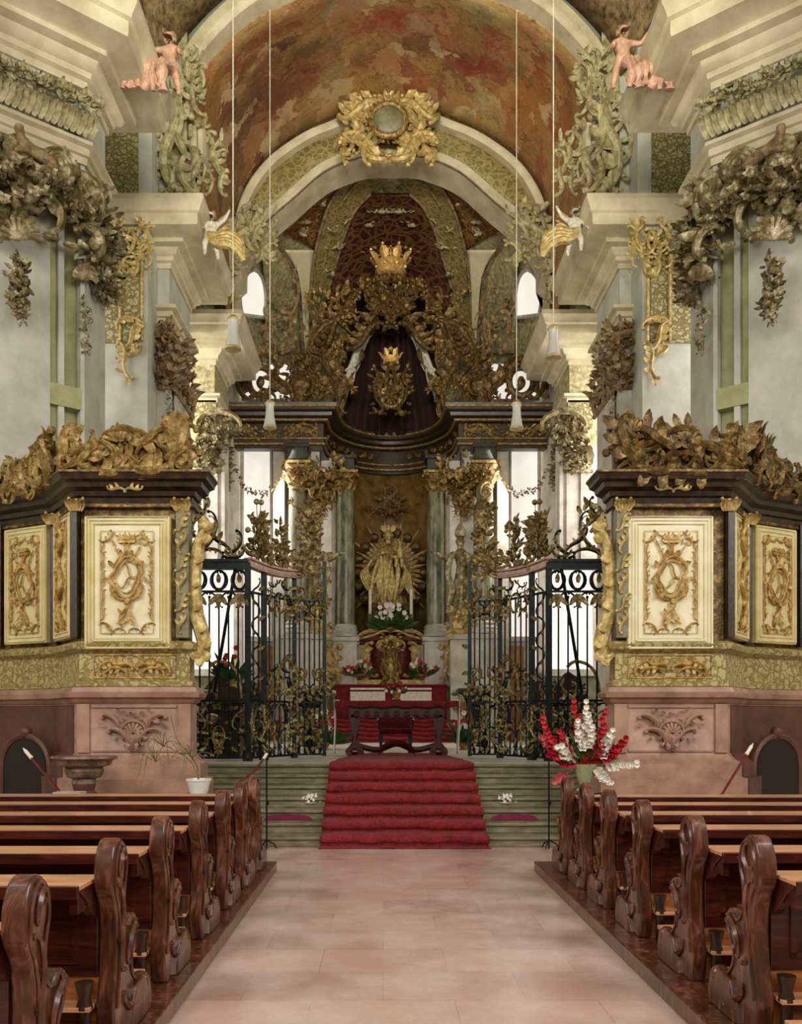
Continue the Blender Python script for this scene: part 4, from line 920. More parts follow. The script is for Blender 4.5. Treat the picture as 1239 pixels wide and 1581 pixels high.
# pedestals, columns
def column(x, d, z0, zsh, zc, ztop, r, mat, name='column', capm='gold'):
    mb = MB(); mb.lathe([(r*1.5,zsh-.45),(r*1.5,zsh-.36),(r*1.3,zsh-.32),(r*1.38,zsh-.24),(r*1.2,zsh-.16),(r*1.28,zsh-.08),(r*1.03,zsh)], (x,d,0), 24); b = mb.build('column_base', M['lightstone'], RT)
    mb = MB(); mb.lathe([(r*(1-.14*k/8*k/8), zsh+(zc-zsh)*k/8) for k in range(9)], (x,d,0), 28); mb.build(name, mat, RT)
    mb = MB(); h = ztop-zc; mb.lathe([(r*.9,zc),(r*1.0,zc+.05),(r*.85,zc+.1),(r*.9,zc+h*.5),(r*1.2,zc+h*.86)], (x,d,0), 16)
    for k in range(10):
        a = 2*pi*k/10; o = V((cos(a),sin(a),0)); mb.leaf(V((x,d,zc+.06))+o*r*.85, o*.3+V((0,0,1)), o, h*.62, r*.75, 1.3)
        a += .31; o = V((cos(a),sin(a),0)); mb.leaf(V((x,d,zc+h*.3))+o*r*.85, o*.3+V((0,0,1)), o, h*.6, r*.7, 1.3)
    for sx in (-1,1): put_scroll(mb, Fr((x,d-r,zc), (1,0,0), (0,0,1)), (sx*r*.3,h*.55), (sx*r*1.25,h*.8), r*.13, -sx, 'C', .06)
    mb.box(x-r*1.35, x+r*1.35, d-r*1.35, d+r*1.35, ztop-.1, ztop); mb.build('leaf_capital', M[capm], RT)
for s in (-1,1):
    # inner column, on a pale pedestal
    xi = AX+s*1.62; di = 31.4
    mb = MB(); mb.box(xi-.42, xi+.42, di-.42, di+.5, 1.8, 4.75); mb.box(xi-.5, xi+.5, di-.5, di+.55, 4.62, 4.78); mb.box(xi-.48, xi+.48, di-.48, di+.5, 1.8, 2.15); mb.box(xi-.28, xi+.28, di-.45, di, 2.6, 4.4); mb.build('pedestal', M['lightstone'], RT, smooth=False, bevel=.02)
    column(xi, di, 4.78, 5.25, 10.0, 10.75, .33, M['greymarble'])
    mb = MB(); mb.box(xi-.32, xi+.32, di-.35, di+.4, 10.78, 11.2); mb.box(xi-.4, xi+.4, di-.43, di+.4, 11.16, 11.3); mb.build('impost_block', M['blackmarble'], RT, smooth=False, bevel=.02)
    # pale pilaster beside it
    mb = MB(); xp = AX+s*2.2; mb.box(xp-.34, xp+.34, di+.35, di+.8, 1.8, 11.4); mb.box(xp-.05, xp+.05, di+.2, di+.4, 5, 10); mb.build('pale_pilaster', M['lightstone'], RT, smooth=False)
    # outer column
    xo = AX+s*3.25; do = 30.3
    mb = MB(); mb.box(xo-.5, xo+.5, do-.45, do+.9, 1.07, 4.75); mb.box(xo-.58, xo+.58, do-.53, do+.95, 4.6, 4.78); mb.build('pedestal', M['lightstone'], RT, smooth=False, bevel=.02)
    column(xo, do, 4.78, 5.25, 9.9, 10.75, .36, M['greymarble'])
    mb = MB(); mb.box(xo-.36, xo+.36, do-.4, do+.4, 10.8, 11.25); mb.box(xo-.44, xo+.44, do-.47, do+.4, 11.2, 11.34); mb.build('impost_block', M['blackmarble'], RT, smooth=False, bevel=.02)
    for k in (-1,1):
        mb = MB(); xq = xo+k*.62+s*.1; mb.box(xq-.2, xq+.2, do+.4, do+.7, 1.8, 11.3); mb.build('pale_pilaster', M['lightstone'], RT, smooth=False)
    # gilded scrolls and drops below the entablature
    mb = MB(); F = Fr((AX+s*2.45,30.6,8.6), (s,0,0), (0,0,1), (0,-1,0)); rocaille(mb, Fr(F.p(0,.7,0), F.r, F.u, F.n), 1.4, 1.8, 31+s, 8, .045, 30, .15, .3, sym=False); rocaille(mb, Fr((AX+s*2.9,30.0,9.2), (s,0,0), (0,0,1), (0,-1,0)), 1.2, 1.3, 41+s, 7, .045, 26, .15, .3, sym=False)
    for k in range(3): garland(mb, [F.p(-.3+k*.4,1.2,.15), F.p(-.2+k*.42,.75-k*.1,.2), F.p(-.15+k*.4,.3+.1*k,.1)], .2, k+5, 22, flowers=.2)
    garland(mb, [V((AX+s*1.7,30.6,10.3)), V((AX+s*2.4,30.3,10.0)), V((AX+s*3.3,29.8,10.4))], .5, 77, 120, flowers=.2); garland(mb, [V((AX+s*2.0,30.5,10.6)), V((AX+s*2.5,30.3,9.6)), V((AX+s*2.6,30.3,8.9))], .4, 78, 80, flowers=.2)
    garland(mb, [V((AX+s*3.6,29.8,10.2)), V((AX+s*4.3,29.7,9.5)), V((AX+s*5.0,29.7,9.7)), V((AX+s*5.35,29.7,10.4))], .16, 79, 60, flowers=.2)
    mb.build('gilded_foliage', M['gold'], RT)
    # predella scrolls
    mb = MB(); Fz = Fr((AX+s*2.35,30.9,2.9), (s,0,0), (0,0,1), (0,-1,0)); rocaille(mb, Fz, .9, 1.7, 51, 6, .05, 16, .1, .3); put_scroll(mb, Fz, (-.3,1.5), (.3,.1), .1, 1, 'S', .1, 7, leafs=3); mb.build('gilded_volute', M['palegold'], RT)
# entablature with its concave middle
ent = [(6.0,31.4),(6.0,30.4),(2.45,30.4),(2.42,30.9)]+[(2.42*cos(a), 30.9+2.7*sin(a)) for a in [pi/2*i/10 for i in range(1,11)]]
for s in (-1,1):
    mb = MB(); pr = [(-.3,11.3),(.05,11.3),(.05,11.42),(.12,11.46),(.12,11.6),(.2,11.64),(.1,11.68),(.1,12.15),(.2,12.2),(.24,12.3),(.42,12.34),(.44,12.45),(.55,12.5),(.6,12.62),(.62,12.72),(-.3,12.74)]
    mould(mb, ent, pr, s, right=False if False else True); mb.build('entablature', M['cornicedark'], RT)
    mb = MB()
    for (a, b, z_) in ((.14,.19,11.62),(.2,.27,12.24),(.56,.64,12.6),(.12,.15,11.44)): mould(mb, ent, [(a,z_-.035),(b,z_-.02),(b,z_+.03),(a,z_+.045)], s)
    Fe = Fr((AX+s*4.2,30.28,11.72), (s,0,0), (0,0,1), (0,-1,0)); rocaille(mb, Fe, 3.2, .38, 61, 9, .03, 16, .03, .2)
    for i in range(4,13):
        a = ent[i-1]; p = V((AX+s*a[0]*.97,a[1]-.1,11.9)); 
        for k in range(4): mb.leaf(p, (R.uniform(-1,1),-.5,R.uniform(-.6,.6)), (0,-1,0), .28, .13, .8)
    mb.build('gilt_moulding', M['gold'], RT)
# niche behind the statue
mb = MB(); mb.grid(lambda a, b: (AX+2.0*sin(pi*(a-.5)), 31.6+2.2*cos(pi*(a-.5)), 4.7+6.8*b), 20, 3); mb.build('golden_niche', M['brownniche'] if 'brownniche' in M else m_plain('golden_brown_marble', (96,72,32), (150,118,62), 3, .4, bump=.1), RT, solid=.05)
mb = MB(); c = V((AX,33.4,10.1)); mb.ball(c, .16)
for k in range(16):
    a = 2*pi*k/16; mb.leaf(c, (cos(a),-.2,sin(a)), (0,-1,0), .75 if k % 2 else .5, .16, .2)
garland(mb, [(AX-1.0,33.2,10.0),(AX-.4,33.3,9.7),(AX,33.3,10.8),(AX+.4,33.3,9.7),(AX+1.0,33.2,10.0)], .22, 9, 36, flowers=.2); mb.build('gilded_star', M['oldgold'], RT)
# upper storey: dark canopy
mb = MB(); out = catmull([(.02,18.6),(.7,18.4),(1.35,17.4),(1.7,16.0),(1.9,14.6),(2.3,13.2),(2.4,12.6)], 4)
for s in (-1,1): mb.grid(lambda a, b: (AX+s*out[round(b*(len(out)-1))][0]*a, 32.9-.5*a*a+.12*sin(a*26), out[round(b*(len(out)-1))][1]), 30, len(out)-1)
mb.build('dark_canopy_curtain', M['darkcurtain'], RT, solid=.04)
mb = MB()
for s in (-1,1):   # curtain hems in gold, gathered high
    p = catmull([(.3,17.2),(.55,16.4),(1.0,15.7),(1.15,15.0),(1.5,14.3),(1.75,13.6),(1.8,12.9)], 4); mb.tube([(AX+s*a,32.2-.3*a,b) for a, b in p], [.1+.05*sin(i*1.3) for i in range(len(p))], 7)
    for i in range(0, len(p), 2): mb.leaf((AX+s*p[i][0],32.0,p[i][1]), (s*.7,-.3,-.6), (0,-1,0), .3, .16, .8)
mb.build('gilt_curtain_hem', M['oldgold'], RT)
for s in (-1,1):
    mb = MB()
    for k in range(5):
        p = catmull([(.75+.05*k,15.95+.05*k),(1.02+.04*k,15.5),(1.2+.07*k,14.9-.05*k),(1.3+.1*k,14.6)], 4); mb.tube([(AX+s*a,31.9-.04*k,b) for a, b in p], [.03+.07*sin(pi*i/(len(p)-1)) for i in range(len(p))], 6)
    for k in range(4):
        p = catmull([(1.3+.05*k,14.65),(1.42+.08*k,14.2),(1.62+.08*k,13.8),(1.75+.07*k,13.2)], 4); mb.tube([(AX+s*a,31.75-.04*k,b) for a, b in p], [.03+.06*sin(pi*i/(len(p)-1)) for i in range(len(p))], 6)
    mb.build('white_drapery', M['whitestone'], RT)
# crown
mb = MB(); c = V((AX,31.2,0)); zc = 17.75
mb.lathe([(.45,zc),(.52,zc+.05),(.5,zc+.12),(.55,zc+.16),(.53,zc+.36),(.6,zc+.42),(.56,zc+.46)], c, 24)
for k in range(8):
    a = 2*pi*k/8+.39; o = V((cos(a),sin(a),0)); mb.leaf(c+o*.55+V((0,0,zc+.42)), o*.5+V((0,0,1)), -o, .42, .36, -.5); mb.ball(c+o*.56+V((0,0,zc+.25)), .06, 6, 4); mb.ball(c+o*.76+V((0,0,zc+.82)), .06, 6, 4)
    mb.tube([c+o*t_+V((0,0,z_)) for t_, z_ in ((.55,zc+.45),(.55,zc+.6),(.36,zc+.74),(.05,zc+.7))], .04, 5)
mb.ball(c+V((0,0,zc+.8)), .13); mb.bar(c+V((0,0,zc+.9)), c+V((0,0,zc+1.12)), .05); mb.bar(c+V((-.1,0,zc+1.02)), c+V((.1,0,zc+1.02)), .05); mb.build('great_crown', M['brightgold'] if 'brightgold' in M else m_gold('polished_gold', (140,100,40), (222,176,96), (255,236,180), .35, .3), RT)
mb = MB(); F = Fr((AX,31.5,12.9), (1,0,0), (0,0,1))
rocaille(mb, Fr(F.p(0,3.0,.2), F.r, F.u), 1.7, 1.9, 71, 10, .07, 26, .2, .42)
for sx in (-1,1):
    put_scroll(mb, F, (sx*.5,4.7), (sx*.9,3.2), .09, sx, 'C', .25, 7, leafs=4); put_scroll(mb, F, (sx*.95,4.5), (sx*1.6,3.1), .08, -sx, 'C', .15, 7, leafs=4); put_scroll(mb, F, (sx*.4,3.2), (sx*1.3,2.3), .09, sx, 'S', .3, 7, leafs=4)
    put_scroll(mb, F, (sx*1.7,3.6), (sx*2.5,2.3), .1, sx, 'S', .1, 7, leafs=5); put_scroll(mb, F, (sx*2.0,3.3), (sx*2.9,1.7), .09, -sx, 'C', .2, 7, leafs=5); put_scroll(mb, F, (sx*1.9,.2), (sx*2.35,2.2), .09, sx, 'S', .5, 7, leafs=4)
mb.build('gilded_scroll_canopy', M['oldgold'], RT)
for s in (-1,1):
    mb = MB(); rocaille(mb, Fr((AX+s*2.7,31.7,13.0), (s,0,0), (0,0,1), (0,-1,0)), 2.0, 3.4, 81+s, 13, .05, 44, .15, .4, sym=False); rocaille(mb, Fr((AX+s*2.2,31.9,15.2), (s,0,0), (0,0,1), (0,-1,0)), 1.4, 2.4, 91+s, 9, .05, 30, .15, .38, sym=False); 
    for (ux, zz, rr_) in ((1.6,13.6,.3),(2.0,14.8,.3),(1.5,16.2,.3),(2.5,13.6,.28),(3.7,13.2,.25),(1.0,17.1,.25)): garland(mb, [V((AX+s*(ux-.3),31.2,zz)), V((AX+s*ux,31.0,zz+.35)), V((AX+s*(ux+.3),31.2,zz-.2))], rr_, int(zz*10), 34, flowers=.3)
    mb.build('gilded_rocaille_wing', M['gold'], RT)
    mb = MB(); xv = AX+s*3.2; mb.lathe([(.3,12.75),(.34,12.85),(.15,12.95),(.2,13.1),(.42,13.35),(.5,13.6),(.42,13.8),(.25,13.9),(.34,14.0),(.3,14.05)], (xv,30.7,0), 20); b = mb.build('vase', M['oldgold'], RT)
    mb = MB(); garland(mb, [(xv-.4,30.5,14.0),(xv,30.5,14.5),(xv+.4,30.5,14.0)], .32, 4, 40, flowers=.3)
    for k in range(8): mb.leaf((xv,30.6,14.0), (sin(k),-.2,1), (0,-1,0), .8, .2, .5)
    for sx in (-1,1): put_scroll(mb, Fr((xv,30.4,13.1), (1,0,0), (0,0,1)), (sx*.3,0.1), (sx*.4,.7), .05, sx, 'C', .03)
    mb.build('vase_flowers', M['oldgold'], b)
    # oval gilt frame on the outer entablature, open to the light
    mb = MB(); xf = AX+s*4.55; F = Fr((xf,30.3,13.0), (s,0,0), (0,0,1), (0,-1,0)); rib(mb, F, [(.42*cos(a),.62+.5*sin(a)) for a in [i*pi/10 for i in range(20)]], .12, 0, 7)
    for k in range(12): a = k*pi/6; mb.leaf(F.p(.45*cos(a),.62+.55*sin(a),.05), F.d(cos(a),sin(a),.1), F.n, .3, .2, .8)
    mb.ball(F.p(0,.62,0), (.14,.12,.2)); put_scroll(mb, F, (-.5,.1), (.1,.5), .05, 1, 'S', 0, 6, leafs=2); put_scroll(mb, F, (-1.1,.1), (-.5,.9), .09, 1, 'S', .05, 7, leafs=4); put_scroll(mb, F, (.5,.05), (1.0,.9), .08, -1, 'S', .05, 7, leafs=4); put_scroll(mb, F, (-.6,.9), (0,1.5), .07, -1, 'C', .05, 7, leafs=4); mb.build('oval_gilt_frame', M['oldgold'], RT)
# cartouche with a small crown
mb = MB(); F = Fr((AX,30.85,12.7), (1,0,0), (0,0,1)); rocaille(mb, F, 1.3, 1.7, 101, 8, .05, 20, .15, .3); rib(mb, F, [(.42*cos(a),.75+.55*sin(a)) for a in [i*pi/10 for i in range(20)]], .08, .1, 7); cart = mb.build('shield_cartouche', M['oldgold'], RT)
mb = MB(); mb.ball(F.p(0,.75,0), (.4,.1,.52), 16, 10); mb.build('shield', M['blackmarble'], cart)
mb = MB(); 
for k in range(5): mb.ball(F.p(-.25+.12*k,.75+.2*sin(k*2.2),.1), (.1,.06,.13), 7, 5)
mb.build('shield_charge', M['palegold'], cart)
mb = MB(); c2 = V((AX,30.8,0)); mb.lathe([(.24,14.45),(.28,14.5),(.27,14.6),(.3,14.66)], c2, 16)
for k in range(6): a = 2*pi*k/6; o = V((cos(a),sin(a),0)); mb.leaf(c2+o*.28+V((0,0,14.62)), o*.5+V((0,0,1)), -o, .3, .2, -.3); mb.tube([c2+o*.28+V((0,0,14.65)), c2+o*.2+V((0,0,14.9)), c2+V((0,0,14.95))], .03, 5)
mb.ball(c2+V((0,0,15.0)), .07); mb.build('small_crown', m_gold('polished_gold', (140,100,40), (222,176,96), (255,236,180), .35, .3), RT)
# side walls and doors of the retable's lower storey
for s in (-1,1):
    mb = MB(); mb.box(AX+s*2.55, AX+s*5.3, 31.0, 31.2, 1.07, 4.6); mb.box(AX+s*2.5, AX+s*5.4, 30.85, 31.25, 4.6, 4.78); mb.build('dado_wall', M['lightstone'], RT, smooth=False, bevel=.01)
    mb = MB(); xd = AX+s*2.62; 
    mb.box(AX+s*2.1, AX+s*2.75, 30.95, 31.0, 1.8, 4.45); mb.box(AX+s*3.95, AX+s*4.75, 30.93, 30.99, 1.07, 4.45)
    dr = mb.build('oak_door', M['brownwood'], RT, smooth=False, bevel=.01)
# ---- statues
def robe(mb, c, h, w, seed=0, lean=0, flare=1.0, n=40):
    q = random.Random(seed); ph = [q.uniform(0, 6) for _ in range(5)]
    prof = [(.52,0),(.5,.05),(.44,.2),(.36,.36),(.3,.5),(.25,.6),(.27,.68),(.3,.76),(.24,.83),(.12,.87)]
    prof = catmull(prof, 3)
    def fold(a, z):
        t = (z-c.z)/h; k = max(0, .75-t); return 1+.22*k*sin(7*a+ph[0]+3*t)+.12*k*sin(13*a+ph[1]-5*t)+.05*sin(5*a+9*t+ph[2])
    vs = []; 
    for r_, z_ in prof:
        for k in range(n):
            a = 2*pi*k/n; rr = r_*w*fold(a, c.z+z_*h); vs.append((c.x+cos(a)*rr+lean*sin(pi*z_)*h*.1, c.y+sin(a)*rr*.7, c.z+z_*h))
    m = len(prof); fs = [(i*n+k, i*n+(k+1)%n, (i+1)*n+(k+1)%n, (i+1)*n+k) for i in range(m-1) for k in range(n)]
    fs += [tuple(range(n))[::-1], tuple((m-1)*n+k for k in range(n))]; mb.add(vs, fs)
def head(mb, c, r, face=V((0,-1,0))):
    mb.ball(c, (r*.78,r*.88,r), 12, 10); mb.ball(c+face*r*.86+V((0,0,-.08*r)), (r*.13,r*.2,r*.2), 6, 5); mb.ball(c+face*r*.6+V((0,0,-.55*r)), (r*.4,r*.35,r*.38), 8, 6)
    sdv = face.cross(V((0,0,1)))
    for k in (-1,1): mb.ball(c+face*r*.74+sdv*(k*r*.3)+V((0,0,.08*r)), r*.12, 6, 4); mb.ball(c+sdv*(k*r*.78), (r*.14,r*.14,r*.22), 6, 4)
    mb.tube([c-V((0,0,r*.6)), c-V((0,0,r*1.5))], [r*.45,r*.5], 8)
def hand(mb, w, dv, r):
    dv = V(dv).normalized(); s_ = dv.orthogonal().normalized(); mb.ball(w+dv*r, (r,r*.8,r), 7, 5)
    for k in range(4): p = w+dv*r*1.4+s_*(r*.45*(k-1.5)); mb.tube([p, p+dv*r*1.2, p+dv*r*1.9+V((0,-.3*r,-.5*r))], [r*.26,r*.24,r*.16], 5)
    mb.tube([w+dv*r*.6+s_*r*.7, w+dv*r*1.3+s_*r*1.5], [r*.3,r*.2], 5)
# golden Madonna in the sunburst
T = empty('madonna_statue', (AX,32,6.0), 'gilded mother and child statue standing before a sunburst in the altar niche', 'statue')
mb = MB(); c = V((AX-.05,32,5.95)); robe(mb, c, 2.6, 1.15, 4, -.8); 
qq = random.Random(12)
for k in range(26):
    x0 = qq.uniform(-.35,.35); x1 = x0*1.5+qq.uniform(-.3,.3); z0_ = qq.uniform(.9,2.1); z1_ = qq.uniform(0,.6); bw = qq.uniform(-.18,.18)
    q = catmull([(x0,z0_),((x0+x1)/2+bw,(z0_+z1_)/2),(x1,z1_)], 5); mb.tube([c+V((a,-.42-.1*sin(pi*i/(len(q)-1)),b)) for i, (a, b) in enumerate(q)], [.035+.05*sin(pi*i/(len(q)-1)) for i in range(len(q))], 6)
for k in range(5):
    q = catmull([(-.3,1.9-.05*k),(-.62-.05*k,1.7-.06*k),(-.8-.06*k,1.35-.05*k),(-.6-.04*k,.95-.08*k),(-.3,.8-.1*k)], 4); mb.tube([c+V((a,-.3+.03*k,b)) for a, b in q], .055, 6)
    q = catmull([(.3,1.8-.05*k),(.58+.04*k,1.4-.05*k),(.5+.07*k,.95),(.72+.05*k,.5-.05*k)], 4); mb.tube([c+V((a,-.3+.03*k,b)) for a, b in q], .055, 6)
mb.build('gilded_robe', M['palegold'], T)
mb = MB(); head(mb, V((AX-.08,31.7,8.55)), .21); sh = c+V((0,0,2.05))
mb.tube([sh+V((-.35,0,0)), sh+V((-.6,-.3,-.35)), sh+V((-.3,-.6,-.15))], [.12,.11,.08], 8); hand(mb, sh+V((-.3,-.6,-.15)), (1,-.2,.2), .08)
mb.tube([sh+V((.35,0,0)), sh+V((.55,-.3,-.4)), sh+V((.3,-.6,-.3))], [.12,.11,.08], 8); hand(mb, sh+V((.3,-.6,-.3)), (-1,-.2,0), .08); mb.build('figure', M['palegold'], T)
mb = MB(); head(mb, V((AX+.34,31.4,8.2)), .13); mb.ball((AX+.34,31.45,7.85), (.16,.14,.24), 10, 8)
for k in (-1,1): mb.tube([V((AX+.34+k*.1,31.4,7.95)), V((AX+.34+k*.3,31.25,8.0))], [.06,.04], 6); mb.tube([V((AX+.34+k*.08,31.4,7.65)), V((AX+.3+k*.1,31.15,7.55)), V((AX+.3+k*.12,31.15,7.3))], [.08,.07,.05], 6)
mb.build('child_figure', M['palegold'], T)
mb = MB()
for k in range(44):
    a = 2*pi*k/44; L_ = 1.45 if k % 3 else 1.85; o = V((cos(a),0,sin(a)*1.25)); b = V((AX,32.55,7.4)); mb.leaf(b+o*.45, o, (0,-1,0), L_-.45, .14, 0, 1)
mb.build('sun_rays', M['gold'], T)
mb = MB()
for k in range(18): a = 2*pi*k/18; mb.ball((AX+1.25*cos(a),32.3,7.3+1.5*sin(a)), (.2,.14,.17), 7, 5)
mb.build('cloud_ring', M['oldgold'], T)
mb = MB()
for k in range(5): a = pi*k/4; mb.leaf((AX-.08+.15*cos(a),31.85,8.72), (cos(a)*.5,0,1), (0,-1,0), .26, .13, 0, 1)
mb.build('crown', M['palegold'], T)
mb = MB(); mb.lathe([(.7,4.85),(.75,4.95),(.5,5.1),(.45,5.6),(.6,5.8),(.66,5.96)], (AX,32,0), 20); rocaille(mb, Fr((AX,31.4,4.95), (1,0,0), (0,0,1)), 1.3, 1.0, 17, 5, .05, 14, .1, .3); mb.build('cloud_pedestal', M['oldgold'], T)
# bishop figures between the columns; the left one stands behind the screen
for s, lb in ((1,'brown robed saint statue reaching out an arm, between the altar columns on the right'),(-1,'brown robed saint statue between the altar columns, half hidden by the left iron gate')):
    c = V((AX+s*2.42,30.4,5.55)) if s > 0 else V((AX+s*2.62,30.4,5.55)); T = empty('saint_statue', c, lb, 'statue')
    mb = MB(); robe(mb, c, 2.6, .8, 6, .3*s); q = catmull([(.3,2.0),(.45,1.4),(.3,.8),(.42,.2)], 4); mb.tube([c+V((a*-s,-.3,b)) for a, b in q], .1, 7); mb.build('robe', M['silverstat'] if 'silverstat' in M else M['silvergilt'], T)
    mb = MB(); head(mb, c+V((0,-.05,2.5)), .19); sh = c+V((0,0,2.05)); mb.tube([sh+V((-s*.22,0,0)), sh+V((-s*.5,-.25,-.2)), sh+V((-s*.85,-.4,-.05))], [.14,.12,.07], 8); hand(mb, sh+V((-s*.85,-.4,-.05)), (-s,-.2,.3), .07)
    mb.tube([sh+V((s*.22,0,0)), sh+V((s*.4,-.2,-.4)), sh+V((s*.15,-.45,-.4))], [.13,.12,.07], 8); hand(mb, sh+V((s*.15,-.45,-.4)), (-s,-.1,0), .07); mb.build('figure', M['silvergilt'], T)
    mb = MB(); mb.prism([(-.16,0),(.16,0),(.19,.2),(0,.52),(-.19,.2)], lambda a, b, t: V((c.x+a, c.y-.05+t, c.z+2.66+b)), -.1, .1); mb.build('mitre', M['silvergilt'], T, bevel=.02)
    mb = MB(); mb.box(c.x-.35, c.x+.35, c.y-.35, c.y+.4, 1.8, 4.6); mb.box(c.x-.42, c.x+.42, c.y-.42, c.y+.45, 4.6, 4.78); mb.build('stone_pedestal', M['lightstone'], T, smooth=False, bevel=.02); mb = MB(); mb.lathe([(.45,4.78),(.48,4.9),(.32,5.0),(.3,5.4),(.42,5.5),(.44,5.56)], (c.x,c.y,0), 16); rocaille(mb, Fr((c.x,c.y-.35,4.8), (1,0,0), (0,0,1)), .9, .8, 3, 4, .05, 10, .1, .25); mb.build('scrolled_plinth', M['palegold'], T)
# candles, bouquets on the altar
for s in (-1,1):
    x = AX+s*.74; T = empty('altar_candle', (x,31.2,4.85), 'tall ivory altar candle standing %s of the gilded statue\'s feet' % SN[s], 'candle', 'altar candles')
    mb = MB(); mb.lathe([(.14,4.84),(.13,4.9),(.05,4.96),(.04,5.3),(.09,5.4),(.1,5.55),(.12,5.6)], (x,31.2,0), 12); mb.build('candlestick', M['gold'], T)
    mb = MB(); mb.lathe([(.06,5.6),(.058,6.5)], (x,31.2,0), 12); mb.tube([(x,31.2,6.5),(x,31.2,6.56)], .008, 4); mb.build('candle', M['wax'], T)
def bouquet(name, c, w, h, lb, cols, n, sd, fl=.09, grp=None):
    T = empty(name, c, lb, 'flowers', grp); q = random.Random(sd); mb = MB(); c = V(c)
    mb.lathe([(.08,0),(.1,.02),(.07,.05),(w*.16,.1),(w*.18,.18)], c, 12); mb.build('bowl', M['gold'], T)
    mb = MB(); 
    for i in range(n*2): a = q.uniform(-1,1); mb.leaf(c+V((a*w*.2,0,.15)), (a*1.2,q.uniform(-.7,.3),q.uniform(.1,1.1)), (0,-1,0), h*q.uniform(.5,.9), fl*1.2, q.uniform(0,.6))
    mb.build('leaves', M['leafgreen'], T)
    for ci, col in enumerate(cols):
        mb = MB()
        for i in range(n):
            a = q.uniform(-1,1); b = q.uniform(.25,1); p = c+V((a*w*.5*sqrt(1.2-b), q.uniform(-.2,.1), .1+b*h)); mb.ball(p, fl*.4, 6, 4)
            for k in range(6): an = 2*pi*k/6; mb.leaf(p, (cos(an),-.5,sin(an)), (0,-1,0), fl, fl*.8, .4, 1)
        mb.build('blossoms', M[col], T)
bouquet('altar_bouquet', (AX,30.95,4.92), 1.3, .95, 'white and green bouquet at the feet of the gilded statue', ['petalwhite'], 26, 5, .13)
for s in (-1,1): bouquet('altar_flower_bowl', (AX+s*1.1,30.95,3.26), 1.3, .6, 'low bowl of white and red flowers on the high altar, %s of the tabernacle' % SN[s], ['petalwhite','petalred'], 9, 8+s, .1, 'flower bowls on the high altar')
# ---- windows of the apse (daylit panes with frames, following the wall)
wn = [1]
def pane(pts, k, label, frame=.07):
    """pts: outline seen from the nave, laid on the apse surface"""
    mb = MB(); P = [hit(x, y, k) for x, y in pts]; cpt = sum(P, V((0,0,0)))/len(P); n = len(P); mb.add(P+[cpt], [(i, (i+1)%n, n) for i in range(n)])
    o = mb.build('window_%d' % wn[0], M['window'], smooth=False); struct(o, label); wn[0] += 1
    mb = MB(); mb.tube(P+[P[0]], frame, 6)
    mb.build('window_frame', M['lightstone'], o)
def rect(x0, y0, x1, y1, k=6): return [(x0+(x1-x0)*i/k, y1) for i in range(k+1)]+[(x1+(x0-x1)*i/k, y0) for i in range(k+1)]
for s in (-1,1):
    m_ = (lambda x: x) if s < 0 else (lambda x: 1207-x)
    pane([(m_(x), y) for x, y in rect(374,1040,418,640)], .97, 'tall daylit apse window on the %s' % SN[s])
    pane([(m_(x), y) for x, y in catmull([(374,486),(370,455),(378,428),(392,416),(404,428),(409,455),(408,490)], 2)], .96, 'upper daylit apse window on the %s' % SN[s])
    pane([(m_(x), y) for x, y in rect(376,618,450,560)], .97, 'daylit middle apse window on the %s' % SN[s])
    # glowing pane set before the pier front, low behind the screen
    mb = MB(); d = 26.08; a, b = W(286 if s < 0 else 922,1034,d), W(368 if s < 0 else 838,880,d); mb.box(a.x, b.x, d, d+.02, a.z, b.z); o = mb.build('window_%d' % wn[0], M['window'], smooth=False); wn[0] += 1; struct(o, 'low glowing white pane behind the %s iron screen' % SN[s])  # glowing pane on the pier front, numbered along with the windows
    mb = MB(); 
    for x_ in (a.x, b.x): mb.box(x_-.12, x_+.12, d-.1, d+.1, a.z-.1, b.z+.1)
    mb.box(a.x, b.x, d-.1, d+.1, b.z, b.z+.12); mb.box(a.x, b.x, d-.3, d+.1, a.z-.2, a.z); mb.build('window_frame', M['lightstone'], o, smooth=False)  # stone surround of the glowing pane
    mb = MB(); mb.box(a.x, b.x, d-.15, d+.16, 1.07, a.z-.15); trim(mb, M['greystone'], 'dark dado under the low glowing pane on the %s' % SN[s], smooth=False)
